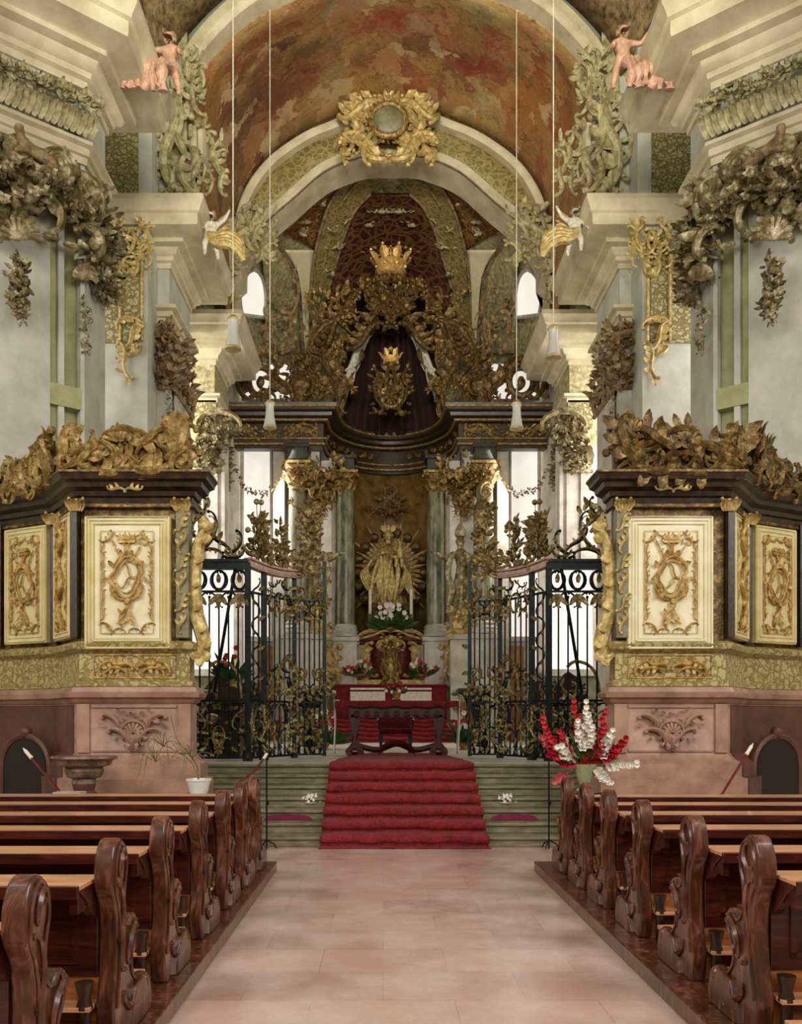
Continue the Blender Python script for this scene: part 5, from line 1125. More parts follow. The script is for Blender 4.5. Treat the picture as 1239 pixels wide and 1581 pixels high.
# ================================================================== stucco work and figures
def dgrid(rows, k, mat, label, nb=10, solid=.06):
    """rows: [(left outline pixel, right outline pixel)] from top to bottom, laid on the dome"""
    L_ = catmull([r[0] for r in rows], 3); R_ = catmull([r[1] for r in rows], 3); n = len(L_)-1; mb = MB()
    mb.grid(lambda a, b: hit(L_[round(b*n)][0]*(1-a)+R_[round(b*n)][0]*a, L_[round(b*n)][1]*(1-a)+R_[round(b*n)][1]*a, k), nb, n)
    return trim(mb, mat, label, solid=solid)
AXD = 1206
def mx(p, s): return (p[0], p[1]) if s < 0 else (AXD-p[0], p[1])
dgrid([((575,300),(631,300)),((553,318),(653,318)),((538,350),(668,350)),((524,395),(682,395)),((510,440),(696,440)),((500,500),(706,500))], .985, M['deepfield'], 'dark russet centre field of the half dome')
for s in (-1,1):
    rows = [((560,262),(600,266)),((530,284),(572,300)),((508,318),(552,320)),((494,360),(536,352)),((486,400),(522,397)),((480,450),(508,442)),((477,500),(500,500))]
    dgrid([(mx(a, s), mx(b, s)) for a, b in rows], .975, M['ribpat'], 'broad olive rib of the half dome on the %s' % SN[s])
    rows = [((500,286),(524,290)),((452,305),(505,318)),((428,332),(492,350)),((425,352),(488,385))]
    dgrid([(mx(a, s), mx(b, s)) for a, b in rows], .98, M['trellis'], 'russet trellised side field of the half dome on the %s' % SN[s])
    rows = [((405,372),(424,372)),((406,400),(445,400)),((409,440),(456,440)),((410,490),(462,490)),((412,545),(464,545))]
    dgrid([(mx(a, s), mx(b, s)) for a, b in rows], .96, M['stucco'], 'olive stucco jamb beside the upper window on the %s' % SN[s])
    mb = MB()
    for line, r_ in (([(560,262),(530,284),(508,318),(494,360),(484,410),(477,500)],.06),([(572,300),(552,320),(536,352),(522,397),(508,445)],.06),([(406,362),(428,378),(446,405),(457,440),(464,490),(467,545)],.1),([(586,262),(548,286),(526,318)],.05)):
        mb.tube([hit(*mx(p, s), .965) for p in catmull(line, 4)], r_, 6)
    trim(mb, M['brownstucco'], 'rib mouldings of the half dome on the %s' % SN[s])
    T = empty('stucco_ornament', hit(*mx((435,460), s), .94), 'olive carved scroll ornament on the jamb of the upper apse window on the %s' % SN[s], 'stucco ornament')
    mb = MB(); o = W(*mx((435,545), s), 31); rocaille(mb, Fr(o, (1,0,0), (0,0,1)), 1.2, 3.8, 141, 10, .05, 34, .1, .38, sym=False); mb.build('carved_scrolls', M['brownstucco'], T)
    T = empty('stucco_ornament', W(*mx((500,330), s), 29.6), 'pale scroll and shell ornament beside the dome rib on the %s' % SN[s], 'stucco ornament')
    mb = MB(); 
    for j, (px, py) in enumerate(((470,345),(500,360),(545,275),(520,268),(570,275),(590,300),(445,330),(480,318),(497,425),(510,385),(520,345),(488,470),(455,365),(590,330),(570,350),(560,390))):
        mb = MB(); c = hit(*mx((px,py), s), .955); F = Fr(c, (1,0,0), (0,.45,1)); rocaille(mb, F, .9, .6, 150+j, 4, .035, 9, .05, .22, cy=.3); mb.build('carved_scrolls', M['stucco'], T)
for s in (-1,1):
    rows = [((440,386),(484,386)),((452,405),(482,405)),((462,430),(479,430)),((467,480),(477,480)),((468,545),(477,545))]
    dgrid([(mx(a, s), mx(b, s)) for a, b in rows], .965, M['palecream'], 'pale plaster strip between jamb and rib on the %s' % SN[s], 6)
# keystone cartouche of the apse arch
T = empty('keystone_cartouche', W(600,200,26.5), 'large gilded stucco cartouche crowning the apse arch, oval shield at its centre', 'cartouche')
mb = MB(); F = Fr(W(600,252,26.4), (1,0,0), (0,0,1)); rocaille(mb, F, 2.7, 1.95, 201, 15, .065, 44, .2, .42)
for sx in (-1,1): put_scroll(mb, F, (sx*.35,1.75), (sx*1.3,1.25), .09, sx, 'S', .2, 7, leafs=4); put_scroll(mb, F, (sx*.5,.3), (sx*1.35,.75), .09, -sx, 'C', .15, 7, leafs=4); put_scroll(mb, F, (sx*.1,.05), (sx*.7,.2), .08, sx, 'C', .15, 7, leafs=3)
shell(mb, F, 0, 1.55, .42, .2, 2.9, 9, .2, .05); k_ = mb.build('carved_scrolls', M['palegold'], T)
mb = MB(); mb.ball(F.p(0,1.02,.42), (.46,.12,.42), 20, 12); mb.build('oval_shield', M['greystone'], T)
mb = MB(); rib(mb, F, [(.52*cos(a),1.02+.48*sin(a)) for a in [i*pi/12 for i in range(24)]], .09, .42, 8); garland(mb, [F.p(.6*cos(a),1.02+.56*sin(a),.4) for a in [i*pi/8 for i in range(17)]], .2, 5, 40, flowers=.1); mb.build('shield_rim', M['gold'], T)
def skin(pts, edges): return pts, edges
def putto(name, c, h, s, lb, mat, pose=0, wings=True, drape=None, cat='cherub'):
    """plump winged child, c at the feet"""
    c = V(c); k = h; P = lambda x, y, z: c+V((s*x*k, y*k, z*k))
    arms = [[(.15,-.02,.66),(.27,-.08,.6),(.36,-.16,.72)],[(-.13,-.04,.66),(-.22,-.12,.52),(-.2,-.24,.45)]] if pose == 0 else [[(.14,-.03,.66),(.26,-.1,.5),(.22,-.22,.4)],[(-.14,-.03,.66),(-.28,-.05,.74),(-.38,-.1,.88)]]
    J = [(P(0,0,.4),.105*k),(P(0,-.01,.52),.1*k),(P(0,0,.64),.1*k),(P(0,-.02,.72),.045*k),(P(.0,-.05,.84),.095*k),(P(.0,-.05,.92),.06*k),
         (P(.07,-.04,.34),.085*k),(P(.1,-.18,.2),.06*k),(P(.1,-.1,.03),.035*k),(P(.1,-.18,.0),.028*k),(P(-.07,-.02,.32),.085*k),(P(-.12,.0,.17),.058*k),(P(-.14,.06,.0),.035*k),(P(-.14,-.04,-.03),.028*k)]
    E = [(0,1),(1,2),(2,3),(3,4),(4,5),(0,6),(6,7),(7,8),(8,9),(0,10),(10,11),(11,12),(12,13)]
    for a in arms:
        b = len(J); J += [(P(*a[0]),.05*k),(P(*a[1]),.04*k),(P(*a[2]),.028*k),(P(a[2][0]*1.08,a[2][1]-.05,a[2][2]+.02),.022*k)]; E += [(2,b),(b,b+1),(b+1,b+2),(b+2,b+3)]
    T = empty(name, c, lb, cat)
    skin_figure('body', J, E, M[mat], T)
    mb = MB()
    for i in range(22): a = i*2.4; z = .88+.08*cos(i*.9); mb.ball(P(.085*cos(a),-.03+.085*sin(a) if sin(a) > -.3 else .03,z), .035*k, 6, 4)
    mb.build('curly_hair', M['brownstucco'], T)
    if wings:
        for sx in (-1,1):
            mb = MB()
            for j in range(6): mb.leaf(P(sx*.05,.08,.66), V((sx*s*(.5+.12*j),.35,.75-.22*j)), (0,-1,0), (.42-.03*j)*k, .12*k, .3, 1)
            mb.build('wing', M['palegold'], T)
    if drape:
        mb = MB()
        for j in range(4):
            q = catmull([(.05,-.1,.45-.04*j),(-.15,-.12,.38-.05*j),(-.38,-.12,.42-.07*j),(-.6,-.08,.3-.08*j),(-.68,-.05,.05-.05*j)], 4)
            mb.tube([P(*a) for a in q], [(.05+.05*sin(pi*i/(len(q)-1)))*k for i in range(len(q))], 8)
        mb.build('drapery', M[drape], T)
    return T
def cluster(name, pts, r, n, lb, mat, seed, cat, mat2=None, nrm=(0,-1,0), fl=.3):
    p = V(pts[0]); T = empty(name, p, lb, cat); mb = MB(); garland(mb, pts, r, seed, n, V(nrm), fl); mb.build('leaves', M[mat], T); return T
for s in (-1,1):
    sd = SN[s]; A = (6.48,14.05); B = (5.4,14.9)
    Q = lambda t, z, o=.15: V((AX+s*(A[0]+(B[0]-A[0])*t-.62*o), A[1]+(B[1]-A[1])*t-.79*o, z))
    putto('stucco_putto', W(*( (262,142) if s < 0 else (962,132)), 16.0), 1.15, s, 'rosy putto hanging from the %s crossing cornice with pink drapery' % sd, 'skin', 0, False, None)
    T = empty('stucco_drapery', W(*((228,125) if s < 0 else (996,125)), 15.9), 'rose pink drapery thrown over the %s crossing cornice edge' % sd, 'drapery')
    mb = MB(); c = W(*((226,132) if s < 0 else (998,130)), 15.7)
    for j in range(9):
        q = catmull([(-.38+.1*j,0,.42),(-.36+.09*j,-.2,.2),(-.34+.09*j+.05*sin(j*2),-.24,-.05),(-.36+.09*j,-.2,-.2+.06*sin(j*3))], 4); mb.tube([c+V(a) for a in q], [.07+.03*sin(i+j) for i in range(len(q))], 8)
    mb.build('folded_cloth', M['pinkcloth'], T)
    putto('stucco_putto', W(*((326,398) if s < 0 else (888,392)), 20.6), 1.15, s, 'pale winged putto perched at the corner of the %s choir cornice' % sd, 'whitestone', 1, True, 'palegold')
    # crossing pier: leaf frieze, capital band, festoons
    T = empty('leaf_frieze', Q(.3,12.1), 'cream leafy frieze under the big cornice of the %s crossing pier' % sd, 'frieze')
    mb = MB(); 
    for k in range(24):
        t = -.7+k*.076; p = Q(t,11.75,.1); n = V((-s*.62,-.79,0))
        for j in range(3): mb.leaf(p+V((0,0,.0)), n*.35+V((s*(j-1)*.3,0,1)), n, .4, .13, .8)
        garland(mb, [Q(t-.06,12.3,.2), Q(t,12.2,.26), Q(t+.06,12.3,.2)], .2, k, 9, n)
    mb.build('leaves', M['stucco'], T)
    T = empty('pilaster_capital', Q(.5,10.6), 'dark gilded capital band with shells and flowers on the %s crossing pier' % sd, 'capital')
    mb = MB(); n = V((-s*.62,-.79,0)); Fq = Fr(Q(.3,9.75,.08), V((s*(B[0]-A[0]), B[1]-A[1], 0)), (0,0,1), n)
    rocaille(mb, Fq, 2.3, 1.25, 301, 17, .07, 60, .2, .38, sym=False)
    rocaille(mb, Fr(Q(-.3,10.0,.08), Fq.r, Fq.u, n), 1.8, 1.1, 302, 12, .07, 44, .2, .36, sym=False)
    garland(mb, [Q(-.9,10.75,.3), Q(-.3,10.3,.35), Q(.1,10.35,.35), Q(.6,10.5,.3), Q(1.0,10.15,.25)], .42, 11+s, 110, n, .4)
    for t, z, r_ in ((.62,10.95,.26),(.15,10.95,.2),(1.0,10.75,.2)):
        for q in range(3): mb.tube([Q(t,z,.32)+Fq.d(r_*(1-.3*q)*cos(a), r_*(1-.3*q)*sin(a), .03*q) for a in [i*pi/8 for i in range(17)]], .05, 6)
        mb.ball(Q(t,z,.36), .08)
    mb.tube([Q(1.05,9.75,.1), Q(.85,9.6,.15), Q(.9,9.9,.2)], .05, 5); mb.build('gilded_foliage', M['silvergilt'], T)
    mb = MB()      # crouching sphinx-like beast on top of the band
    J = [(Q(.2,11.0,.4),.09),(Q(.36,10.95,.4),.1),(Q(.5,10.9,.4),.11),(Q(.14,11.15,.42),.07),(Q(.12,11.3,.46),.1),(Q(.14,10.85,.5),.04),(Q(.06,10.78,.56),.035),(Q(.54,10.78,.5),.05),(Q(.42,10.74,.56),.04)]
    skin_figure('carved_beast', J, [(0,1),(1,2),(0,3),(3,4),(0,5),(5,6),(2,7),(7,8)], M['brownstucco'], T)
    T = empty('pilaster_capital', V((AX+s*5.3,15.4,10.2)), 'leafy corner capital hanging over the white pilaster of the %s crossing pier' % sd, 'capital')
    mb = MB(); n2 = V((-s,-.5,0)).normalized()
    for z in (9.5,9.9,10.3,10.7): garland(mb, [V((AX+s*5.35,14.8,z)), V((AX+s*5.25,15.4,z-.05)), V((AX+s*5.3,16.0,z))], .34, int(z*10), 34, n2, .3)
    for k in range(4):
        for z in (9.6,10.1): p = V((AX+s*5.36,14.95+k*.33,z)); mb.leaf(p, (0,0,1), n2, .6, .34, 1.2)
    for y in (14.9,16.0): put_scroll(mb, Fr((AX+s*5.3,y,10.6), (0,1,0), (0,0,1), (-s,0,0)), (-.25,.05), (.2,.1), .07, 1, 'C', .15)
    mb.build('gilded_foliage', M['silvergilt'], T)
    # shells with hanging flowers
    for (px, py0, d, r_, nm, z) in ((34 if s < 0 else 1188,385,13.9,.22,'wall',0),(134 if s < 0 else 1080,445,14.9,.13,'white pilaster',0)):
        c = W(px, py0, d); T = empty('flower_festoon', c, 'carved flower festoon hanging below a shell on the %s of the %s crossing pier' % (nm, sd), 'festoon')
        mb = MB(); Fs = Fr(c+V((0,0,.1)), (1,0,0), (0,0,1)); 
        for q in range(8): a = pi*q/7; mb.tube([Fs.p(0,0,.1), Fs.p(r_*1.1*cos(a),r_*1.4*sin(a)*.9,.2), Fs.p(r_*1.5*cos(a),r_*1.9*sin(a),.08)], [.03,.06,.06], 6)
        garland(mb, [c+V((-.05,0,-.1)), c+V((.03,-.05,-.5)), c+V((-.02,0,-.85 if r_ > .2 else -.95)), c+V((.02,0,-1.15))], r_*1.15, 61, 60 if r_ > .2 else 36, flowers=.45); mb.build('shell_and_flowers', M['silvergilt'], T)
    # first choir pier: cartouche, hanging arabesque, upper panel ornament
    T = empty('stucco_cartouche', W(*((204,385) if s < 0 else (1008,385)), 19.8), 'gold and cream cartouche on the ornamented strip of the %s choir pier' % sd, 'cartouche')
    m = (lambda x: x) if s < 0 else (lambda x: 1208-x)
    mb = MB(); F = Fr(W(m(203),425,19.82), (1,0,0), (0,0,1)); rib(mb, F, [(.22*cos(a),.55+.3*sin(a)) for a in [i*pi/8 for i in range(16)]], .05, .02); rocaille(mb, F, .85, 1.2, 401, 7, .035, 16, .06, .2); mb.build('gilded_scrolls', M['palegold'], T); mb = MB()
    F = Fr(W(m(198),588,19.82), (1,0,0), (0,0,1)); put_scroll(mb, F, (0,.1), (-.1,.8), .04, 1, 'S', .04, leafs=4); put_scroll(mb, F, (-.05,.7), (.22,1.3), .045, -1, 'S', .04, leafs=4); put_scroll(mb, F, (.0,.6), (.3,.75), .035, 1, 'C', .04, leafs=3); put_scroll(mb, F, (-.25,1.3), (.3,1.35), .035, -1, 'C', .04, leafs=4); mb.leaf(F.p(0,.15), F.d(0,-1,.1), F.n, .35, .12, .5)
    mb.build('hanging_arabesque', M['palegold'], T)
    # big stucco drops beside the fresco, above the choir cornice
    T = empty('stucco_ornament', W(m(290),250,20.7), 'tall cream stucco scroll hanging beside the fresco, above the %s choir cornice' % sd, 'stucco ornament')
    mb = MB(); F = Fr(W(m(280),296,20.75), (s*-1,0,0), (0,0,1), (0,-1,0)); rocaille(mb, F, 1.0, 2.4, 411, 12, .06, 40, .15, .36, sym=False); put_scroll(mb, F, (-.3,.2), (-.1,2.0), .1, 1, 'S', .15, 7, leafs=4)
    rocaille(mb, Fr(W(m(292),165,20.7), F.r, F.u, F.n), .7, 1.3, 412, 8, .05, 26, .1, .3, sym=False); rocaille(mb, Fr(W(m(325),300,21.3), F.r, F.u, F.n), .7, 1.6, 413, 9, .05, 30, .12, .3, sym=False)
    mb.build('carved_scrolls', M['stucco'], T)
    T = empty('stucco_ornament', W(m(380),420,26.3), 'olive stucco scrollwork filling the corner where the apse arch rests, %s side' % sd, 'stucco ornament')
    mb = MB(); F = Fr(W(m(372),470,26.5), (s*-1,0,0), (0,0,1), (0,-1,0)); rocaille(mb, Fr(W(m(385),405,26.4), F.r, F.u, F.n), 1.5, 1.6, 421, 15, .06, 50, .15, .36, sym=False); rocaille(mb, Fr(W(m(356),470,26.5), F.r, F.u, F.n), .5, 2.6, 422, 9, .05, 30, .12, .3, sym=False)
    put_scroll(mb, F, (-.4,1.3), (.5,2.6), .1, 1, 'S', .2, 7, leafs=4); mb.build('carved_scrolls', M['stucco'], T)
    # capitals of the choir piers
    for (u, d0, d1, z0, z1, lb, sdn) in ((5.32,20.75,22.8,9.75,11.2,'first choir pier',5),(5.34,26.2,28.3,9.3,10.6,'second choir pier',6)):
        T = empty('pilaster_capital', (AX+s*u,d0,z0), 'dark gilded leaf capital of the %s on the %s' % (lb, sd), 'capital')
        mb = MB(); n2 = V((-s*.7,-.7,0))
        for k in range(4):
            z = z0+.2+(z1-z0-.3)*k/3; garland(mb, [V((AX+s*(u+.55),d0-.1,z)), V((AX+s*(u-.02),d0-.1,z-.05)), V((AX+s*(u-.05),d1,z))], .34, 70+k+sdn, 46, n2, .25)
        for k in range(5):
            mb.leaf((AX+s*(u-.02),d0+k*(d1-d0)/4,z0+.1), (0,0,1), (-s,0,0), .8, .4, 1.2)
            if k < 3: mb.leaf((AX+s*(u+.05+k*.25),d0-.03,z0+.1), (0,0,1), (0,-1,0), .8, .4, 1.2)
        for zz in (z0,): mb.tube([V((AX+s*(u+.7),d0-.06,zz)), V((AX+s*(u-.05),d0-.06,zz)), V((AX+s*(u-.05),d1,zz))], .06, 6)
        put_scroll(mb, Fr((AX+s*(u+.2),d0-.1,z1-.45), (1,0,0), (0,0,1)), (-.35,.05), (.35,.05), .08, -1, 'C', .1)
        mb.build('gilded_foliage', M['brownstucco' if sdn == 5 else 'silvergilt'], T)
    cluster('flower_festoon', [W(m(262),590,20.7), W(m(264),640,20.7), W(m(262),690,20.7)], .13, 36, 'slim flower festoon falling below the capital of the %s first choir pier' % sd, 'silvergilt', 9, 'festoon')
    # balls of light-coloured foliage at the second pier front
    T = empty('pilaster_capital', W(m(338),668,26.0), 'small pale capital low on the front of the %s second choir pier' % sd, 'capital')
    mb = MB(); garland(mb, [W(m(308),665,26.0), W(m(338),672,25.9), W(m(368),665,26.0)], .36, 13, 60, flowers=.3); garland(mb, [W(m(308),650,26.0), W(m(368),650,26.0)], .3, 14, 40, flowers=.3)
    put_scroll(mb, Fr(W(m(338),650,25.9), (1,0,0), (0,0,1)), (-.6,0), (.6,0), .08, -1, 'C', .1); mb.build('foliage', M['silvergilt'], T)

# ================================================================== table, chair, lamps and the rest
T = empty('altar_table', (AX,17.6,1.095), 'dark carved trestle table under a crimson cloth at the top of the red carpet', 'table')
mb = MB(); mb.box(AX-1.2, AX+1.2, 17.25, 18.05, 2.08, 2.16); mb.build('tabletop', M['pew'], T, smooth=False, bevel=.01)
mb = MB(); mb.box(AX-1.23, AX+1.23, 17.22, 18.08, 2.163, 2.185)
mb.grid(lambda a, b: (AX-1.23+2.46*a, 17.21+.012*sin(a*70)*b, 2.18-.12*b-.015*b*sin(a*36)), 90, 3); mb.build('crimson_cloth', M['redcloth'], T, solid=.012)
mb = MB(); mb.box(AX-.95, AX+.95, 17.35, 17.95, 1.86, 2.075)
for k in range(9): mb.leaf((AX-.8+k*.2,17.34,1.98), (0,-.3,-1), (0,-1,0), .16, .16, .5)
mb.build('carved_apron', M['pew'], T, bevel=.01)
for s in (-1,1):
    mb = MB(); x = AX+s*.84
    pr = catmull([(.0,1.1),(.22,1.1),(.26,1.2),(.14,1.3),(.05,1.42),(.1,1.6),(.16,1.75),(.12,1.9),(0,1.95)], 3)
    mb.prism([(a,b) for a,b in pr]+[(-a,b) for a,b in pr[::-1]], lambda a, b, t: V((x+t, 17.65+a*1.35, b)), -.06, .06)
    mb.prism([(a*.7,b) for a,b in pr]+[(-a*.7,b) for a,b in pr[::-1]], lambda a, b, t: V((x+a, 17.4+t, b)), -.05, .05)
    mb.build('trestle', M['pew'], T, bevel=.012)
mb = MB(); mb.tube(catmull([(AX-.84,17.65,1.3),(AX-.4,17.6,1.2),(AX,17.6,1.32),(AX+.4,17.6,1.2),(AX+.84,17.65,1.3)], 5), .06, 8); put_scroll(mb, Fr((AX,17.5,1.2), (1,0,0), (0,0,1)), (-.3,.02), (.3,.02), .05, -1, 'C', .02); mb.build('stretcher', M['pew'], T)
for s in (-1,1):
    mb = MB(); x = AX+s*1.2; mb.grid(lambda a, b: (x+s*.045+.01*sin(b*5), 17.3+.4*a+.02*sin(a*14), 2.2-b*(1.08)), 12, 10); mb.box(x-.02 if s > 0 else x-.02, x+.04, 17.3, 17.7, 2.186, 2.2); mb.build('white_runner', M['whitecloth'], T, solid=.02)
    mb = MB()
bouquet('table_flowers', (AX,17.55,2.2), .5, .24, 'small low posy of red and white flowers on the crimson altar table', ['petalred','petalwhite'], 6, 3, .05)
T = empty('sedilia_chair', (AX,19.0,1.07), 'dark red upholstered chair behind the altar table', 'chair')
mb = MB(); mb.box(AX-.36, AX+.36, 18.7, 19.3, 1.5, 1.62); mb.build('seat', M['redcloth'], T, bevel=.03)
mb = MB(); mb.prism(catmull([(-.34,1.6),(-.36,2.0),(-.3,2.18),(0,2.26),(.3,2.18),(.36,2.0),(.34,1.6)], 3), lambda a, b, t: V((AX+a, 19.3+t, b)), 0, .08); mb.build('backrest', M['redcloth'], T, bevel=.015)
for sx in (-1,1):
    for y in (18.73,19.3): mb = MB(); mb.lathe([(.04,1.07),(.05,1.12),(.03,1.25),(.045,1.4),(.04,1.5)], (AX+sx*.32,y,0), 10); mb.build('leg', M['ebony'], T)
    mb = MB(); mb.tube([(AX+sx*.37,19.3,1.85),(AX+sx*.38,19.0,1.84),(AX+sx*.37,18.75,1.78)], .03, 8); mb.tube([(AX+sx*.37,18.75,1.78),(AX+sx*.36,18.75,1.6)], .025, 6); mb.build('armrest', M['ebony'], T)
# hanging lamps
def lamp(px, py0, py1, d, lb, grp):
    a = W(px, py0, d); b = W(px, py1, d); h = a.z-b.z; T = empty('hanging_lamp', b, lb, 'lamp', None); c = (a.x, a.y, 0)
    mb = MB(); r = h*.25; mb.lathe([(r*.72,a.z-h*.08),(r*.55,a.z-h*.2),(r*.6,a.z-h*.5),(r*.85,a.z-h*.85),(r*.95,b.z+.03)], c, 20); mb.build('glass_shade', M['lampglass'], T, solid=.008)
    mb = MB(); mb.lathe([(.0,a.z+.06),(r*.4,a.z+.03),(r*.8,a.z-h*.06),(r*.76,a.z-h*.1)], c, 16); mb.build('brass_cap', M['palegold'], T)
    mb = MB(); mb.lathe([(r*.93,b.z+.05),(r*1.02,b.z+.03),(r*1.0,b.z),(r*.9,b.z)], c, 20); mb.build('brass_ring', M['palegold'], T)
    mb = MB(); mb.tube([(a.x,a.y,a.z+.02),(a.x,a.y,19.2 if d < 21 else 19.15)], .012, 6); mb.build('cord', M['cord'], T)
lamp(360,490,540,17.2,'white glass lamp on a long pale cord, upper left of the altar','')
lamp(855,505,553,17.2,'white glass lamp on a long pale cord, upper right of the altar','')
lamp(417,620,661,21.2,'smaller white glass lamp in front of the left altar entablature','')
lamp(798,621,663,21.2,'smaller white glass lamp in front of the right altar entablature','')
# stone font and poles
c = W(130,1167,11.3); T = empty('stone_font', (c.x,c.y,0), 'brown stone basin on a foot below the dark doorway on the left', 'font')
mb = MB(); mb.lathe([(.42,c.z),(.43,c.z-.03),(.36,c.z-.06),(.34,c.z-.12),(.24,c.z-.15),(.26,c.z-.19),(.22,c.z-.27),(.15,c.z-.3),(.16,c.z-.36)], (c.x,c.y,0), 32, sy=.8); mb.lathe([(.36,c.z+.002),(.3,c.z-.02)], (c.x,c.y,0), 24, sy=.8); mb.build('basin', M['brownstonefont'] if 'brownstonefont' in M else m_plain('brown_veined_stone', (74,54,40), (138,112,84), 8, .35, bump=.2), T)
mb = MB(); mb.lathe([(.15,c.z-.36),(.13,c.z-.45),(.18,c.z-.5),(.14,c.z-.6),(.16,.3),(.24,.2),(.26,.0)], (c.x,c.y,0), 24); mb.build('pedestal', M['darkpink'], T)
mb = MB(); mb.box(c.x-.25, c.x+.1, c.y-.42, c.y-.2, c.z-.47, c.z-.44); mb.box(c.x-.16, c.x-.1, c.y-.36, c.y-.24, .0, c.z-.46); mb.build('white_ledge', M['lightstone'], T, smooth=False)
for s, p0, p1 in ((-1,(45,1166),(96,1226)),(1,(1156,1160),(1118,1222))):
    a, b = W(*p0, 11.6), W(*p1, 11.2); dv = (a-b).normalized(); T = empty('processional_staff', b, 'slanting dark red staff with a white tip before the %s doorway' % SN[s], 'staff')
    e = b-dv*1.2; e.z = max(e.z, 0); mb = MB(); k = (b.z-0)/max(.01, dv.z); e = b-dv*k; mb.tube([e, a], .016, 8); mb.build('shaft', M['flag'], T)
    mb = MB(); mb.tube([a-dv*.03, a+dv*.1], .024, 8); mb.tube([a+dv*.1, a+dv*.17], [.02,.004], 8); mb.ball(a-dv*.05, .03); mb.build('white_tip', M['wax'], T)
# plant pot
c = W(307,1226,11.3); T = empty('plant_stand', (c.x,c.y,0), 'small wooden stool under the white flower pot, hidden by the pews', 'stool')
mb = MB(); mb.box(c.x-.2, c.x+.2, c.y-.2, c.y+.2, c.z-.04, c.z-.002); mb.build('top', M['pew'], T, smooth=False)
for sx in (-1,1):
    for sy in (-1,1): mb = MB(); mb.bar((c.x+sx*.17,c.y+sy*.17,0), (c.x+sx*.15,c.y+sy*.15,c.z-.04), .03); mb.build('leg', M['pew'], T)
T = empty('potted_plant', c, 'white flower pot with thin dry grassy stalks beside the left choir box', 'potted plant')
mb = MB(); mb.lathe([(.11,c.z),(.155,c.z+.17),(.165,c.z+.175),(.165,c.z+.2),(.14,c.z+.2),(.13,c.z+.16)], (c.x,c.y,0), 28); mb.build('pot', M['ceramic'], T)
mb = MB(); q = random.Random(5); tp = c+V((0,0,.17)); mb.lathe([(.13,c.z+.165),(.02,c.z+.18)], (c.x,c.y,0), 16)
mb.tube(catmull([tp, tp+V((-.02,0,.2)), tp+V((-.12,-.05,.36)), tp+V((-.26,-.1,.55)), tp+V((-.34,-.1,.85))], 5), .007, 5)
for (bx, bz) in ((-.45,.45),(-.55,.25),(-.08,.3)):
    for k in range(11): a = q.uniform(-2.8,.0) if k % 2 else q.uniform(.2,2.9); r_ = q.uniform(.18,.36); mb.tube(catmull([tp+V((bx,-.05,bz)), tp+V((bx+r_*.5*cos(a),-.1,bz+r_*.5*abs(sin(a))+.05)), tp+V((bx+r_*cos(a),-.1,bz+r_*sin(a)*.7))], 4), .004, 4)
mb.tube(catmull([tp, tp+V((-.1,0,.25)), tp+V((-.3,-.05,.4)), tp+V((-.45,-.05,.45)), tp+V((-.55,-.05,.25))], 5), .006, 5); mb.tube(catmull([tp, tp+V((-.03,0,.2)), tp+V((-.08,-.05,.3))], 4), .005, 5); mb.build('dry_stalks', M['paleleaf'], T)
# vase of gladioli
c = W(903,1222,10.7); T = empty('plant_stand', (c.x,c.y,0), 'small wooden stand under the gladiolus vase, hidden by the pews', 'stool')
mb = MB(); mb.box(c.x-.2, c.x+.2, c.y-.2, c.y+.2, c.z-.04, c.z-.002); mb.build('top', M['pew'], T, smooth=False)
for sx in (-1,1):
    for sy in (-1,1): mb = MB(); mb.bar((c.x+sx*.17,c.y+sy*.17,0), (c.x+sx*.15,c.y+sy*.15,c.z-.04), .03); mb.build('leg', M['pew'], T)
T = empty('gladiolus_vase', c, 'pale green vase of red and white gladioli beside the right choir box', 'flower vase')
mb = MB(); mb.lathe([(.1,c.z),(.11,c.z+.02),(.06,c.z+.06),(.08,c.z+.14),(.13,c.z+.26),(.15,c.z+.34),(.14,c.z+.34),(.1,c.z+.2)], (c.x,c.y,0), 24, fold=lambda a, z: 1+.03*cos(12*a)); mb.build('vase', M['vase'], T)
vt = c+V((0,0,.32)); q = random.Random(8)
mb = MB()
for k in range(46): a = q.uniform(-1,1); mb.leaf(vt, (a*1.3,q.uniform(-.6,.4),q.uniform(.15,1.2)), (0,-1,0), q.uniform(.25,.5), .05, q.uniform(-.2,.5), 1)
mb.build('green_leaves', M['leafgreen'], T)
gl = [(865,1190,838,1108,'petalred',10),(880,1170,858,1150,'petalwhite',9),(893,1160,884,1082,'petalred',5),(897,1165,890,1110,'petalwhite',8),(908,1165,905,1085,'petalwhite',8),(880,1178,862,1128,'petalred',6),(905,1180,900,1130,'petalred',9),(918,1175,935,1100,'petalred',6),(920,1172,945,1128,'petalwhite',9),(915,1170,928,1150,'petalred',6),(925,1180,968,1140,'petalred',10),(890,1185,845,1165,'petalred',7),(875,1200,855,1205,'petalpink',4),(925,1185,985,1178,'petalwhite',7),(915,1188,940,1208,'petalwhite',6),(900,1190,893,1160,'petalred',7),(885,1180,870,1140,'petalwhite',7),(912,1180,922,1165,'petalred',6),(860,1170,836,1135,'petalpink',5),(915,1165,940,1140,'petalred',7),(905,1150,912,1120,'petalwhite',6)]
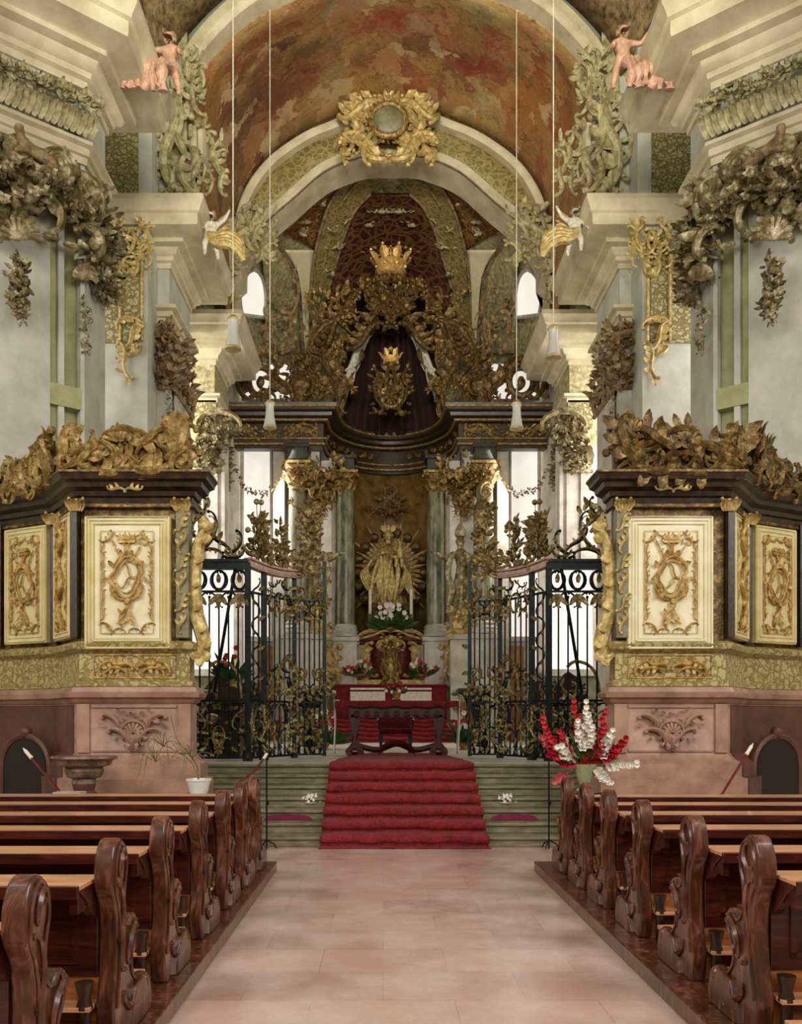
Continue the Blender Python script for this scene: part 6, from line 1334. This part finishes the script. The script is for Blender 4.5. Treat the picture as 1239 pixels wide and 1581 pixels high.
for (x0, y0, x1, y1, col, n) in gl:
    d_ = 10.7+q.uniform(-.25,.1); a, b = W(x0, y0, 10.7), W(x1, y1, d_); mb = MB(); mb.tube([vt, a.lerp(b,.3), b], .006, 5); st = mb.build('flower_stem', M['leafgreen'], T)
    mb = MB(); 
    for i in range(n+3):
        p = a.lerp(b, .25+.75*i/(n+2)); r_ = .08*(1.1-.55*i/(n+2)); o = V((q.uniform(-.6,.6),-.5,q.uniform(-.5,.5)))*.05; 
        for k in range(6): an = k*pi/3+i; mb.leaf(p+o, (cos(an),-.6,sin(an)), (0,-1,0), r_*1.2, r_*.95, .5, 1)
    mb.build('gladiolus_bloom', M[col], st)
# choir furniture behind the screens
for s in (-1,1):
    m = (lambda x: x) if s < 0 else (lambda x: 1224-x)
    u0, u1 = 3.0, 4.3; T = empty('choir_stall', (AX+s*3.6,19.2,1.07), 'dark carved choir stall seen through the %s iron screen' % SN[s], 'choir stall')
    mb = MB(); mb.box(AX+s*u0, AX+s*u1, 19.5, 19.6, 1.07, 2.45); mb.prism(catmull([(u0,2.4),(u0+.2,2.7),(u0+.6,2.6),(u1-.4,2.9),(u1,2.5)], 3), lambda a, b, t: V((AX+s*a, 19.5+t, b)), 0, .1); mb.build('back', M['ebony'], T, bevel=.01)
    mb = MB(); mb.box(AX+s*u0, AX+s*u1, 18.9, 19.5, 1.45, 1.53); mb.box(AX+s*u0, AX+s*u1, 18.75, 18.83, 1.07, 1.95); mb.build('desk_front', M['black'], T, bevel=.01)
    mb = MB(); rocaille(mb, Fr((AX+s*3.65,18.72,1.15), (1,0,0), (0,0,1)), 1.2, .75, 501, 8, .03, 22, .04, .2); rocaille(mb, Fr((AX+s*3.65,19.46,1.7), (1,0,0), (0,0,1)), 1.2, .9, 502, 8, .03, 22, .04, .2); mb.build('silvered_carving', M['silvergilt'], T)
    x0 = AX+s*1.62; T = empty('credence_table', (AX+s*2.0,22.5,1.07), 'dark green marble credence table with pale front, %s of the altar table' % SN[s], 'side table')
    mb = MB(); mb.box(AX+s*1.65, AX+s*2.5, 22.2, 22.9, 2.5, 2.62); mb.box(AX+s*1.7, AX+s*2.45, 22.25, 22.85, 2.36, 2.5); mb.build('marble_top', M['blackmarble'], T, smooth=False, bevel=.01)
    mb = MB(); mb.box(AX+s*1.66, AX+s*2.49, 22.2, 22.9, 2.62, 2.66); mb.build('white_top_cloth', M['lightstone'], T, smooth=False)
    for uu in (1.75,2.4):
        mb = MB(); put_scroll(mb, Fr((AX+s*uu,22.3,1.07), (s,0,0), (0,0,1), (0,-1,0)), (0,.1), (0,1.3), .07, 1, 'S', 0, 7, leafs=2); mb.build('leg', M['silvergilt'], T)
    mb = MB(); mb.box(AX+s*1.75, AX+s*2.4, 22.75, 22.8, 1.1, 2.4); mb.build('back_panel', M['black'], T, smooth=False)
    bouquet('floor_flowers', (AX+s*1.72,21.6,1.07), .7, .9, 'red and white flowers standing on the choir floor %s of the altar table' % SN[s], ['petalred','petalwhite'], 9, 18+s, .09)
bouquet('red_flower_bunch', W(358,1062,17.6)*1, .45, .75, 'red flowers behind the bars of the left iron screen', ['petalred'], 12, 29, .08)
mb = MB(); c = W(358,1062,17.6); mb.box(c.x-.2, c.x+.2, c.y-.2, c.y+.2, 1.07, c.z-.005); tag(mb.build('flower_pedestal', M['ebony'], smooth=False, bevel=.01), 'dark square pedestal carrying red flowers behind the left iron screen', 'pedestal')
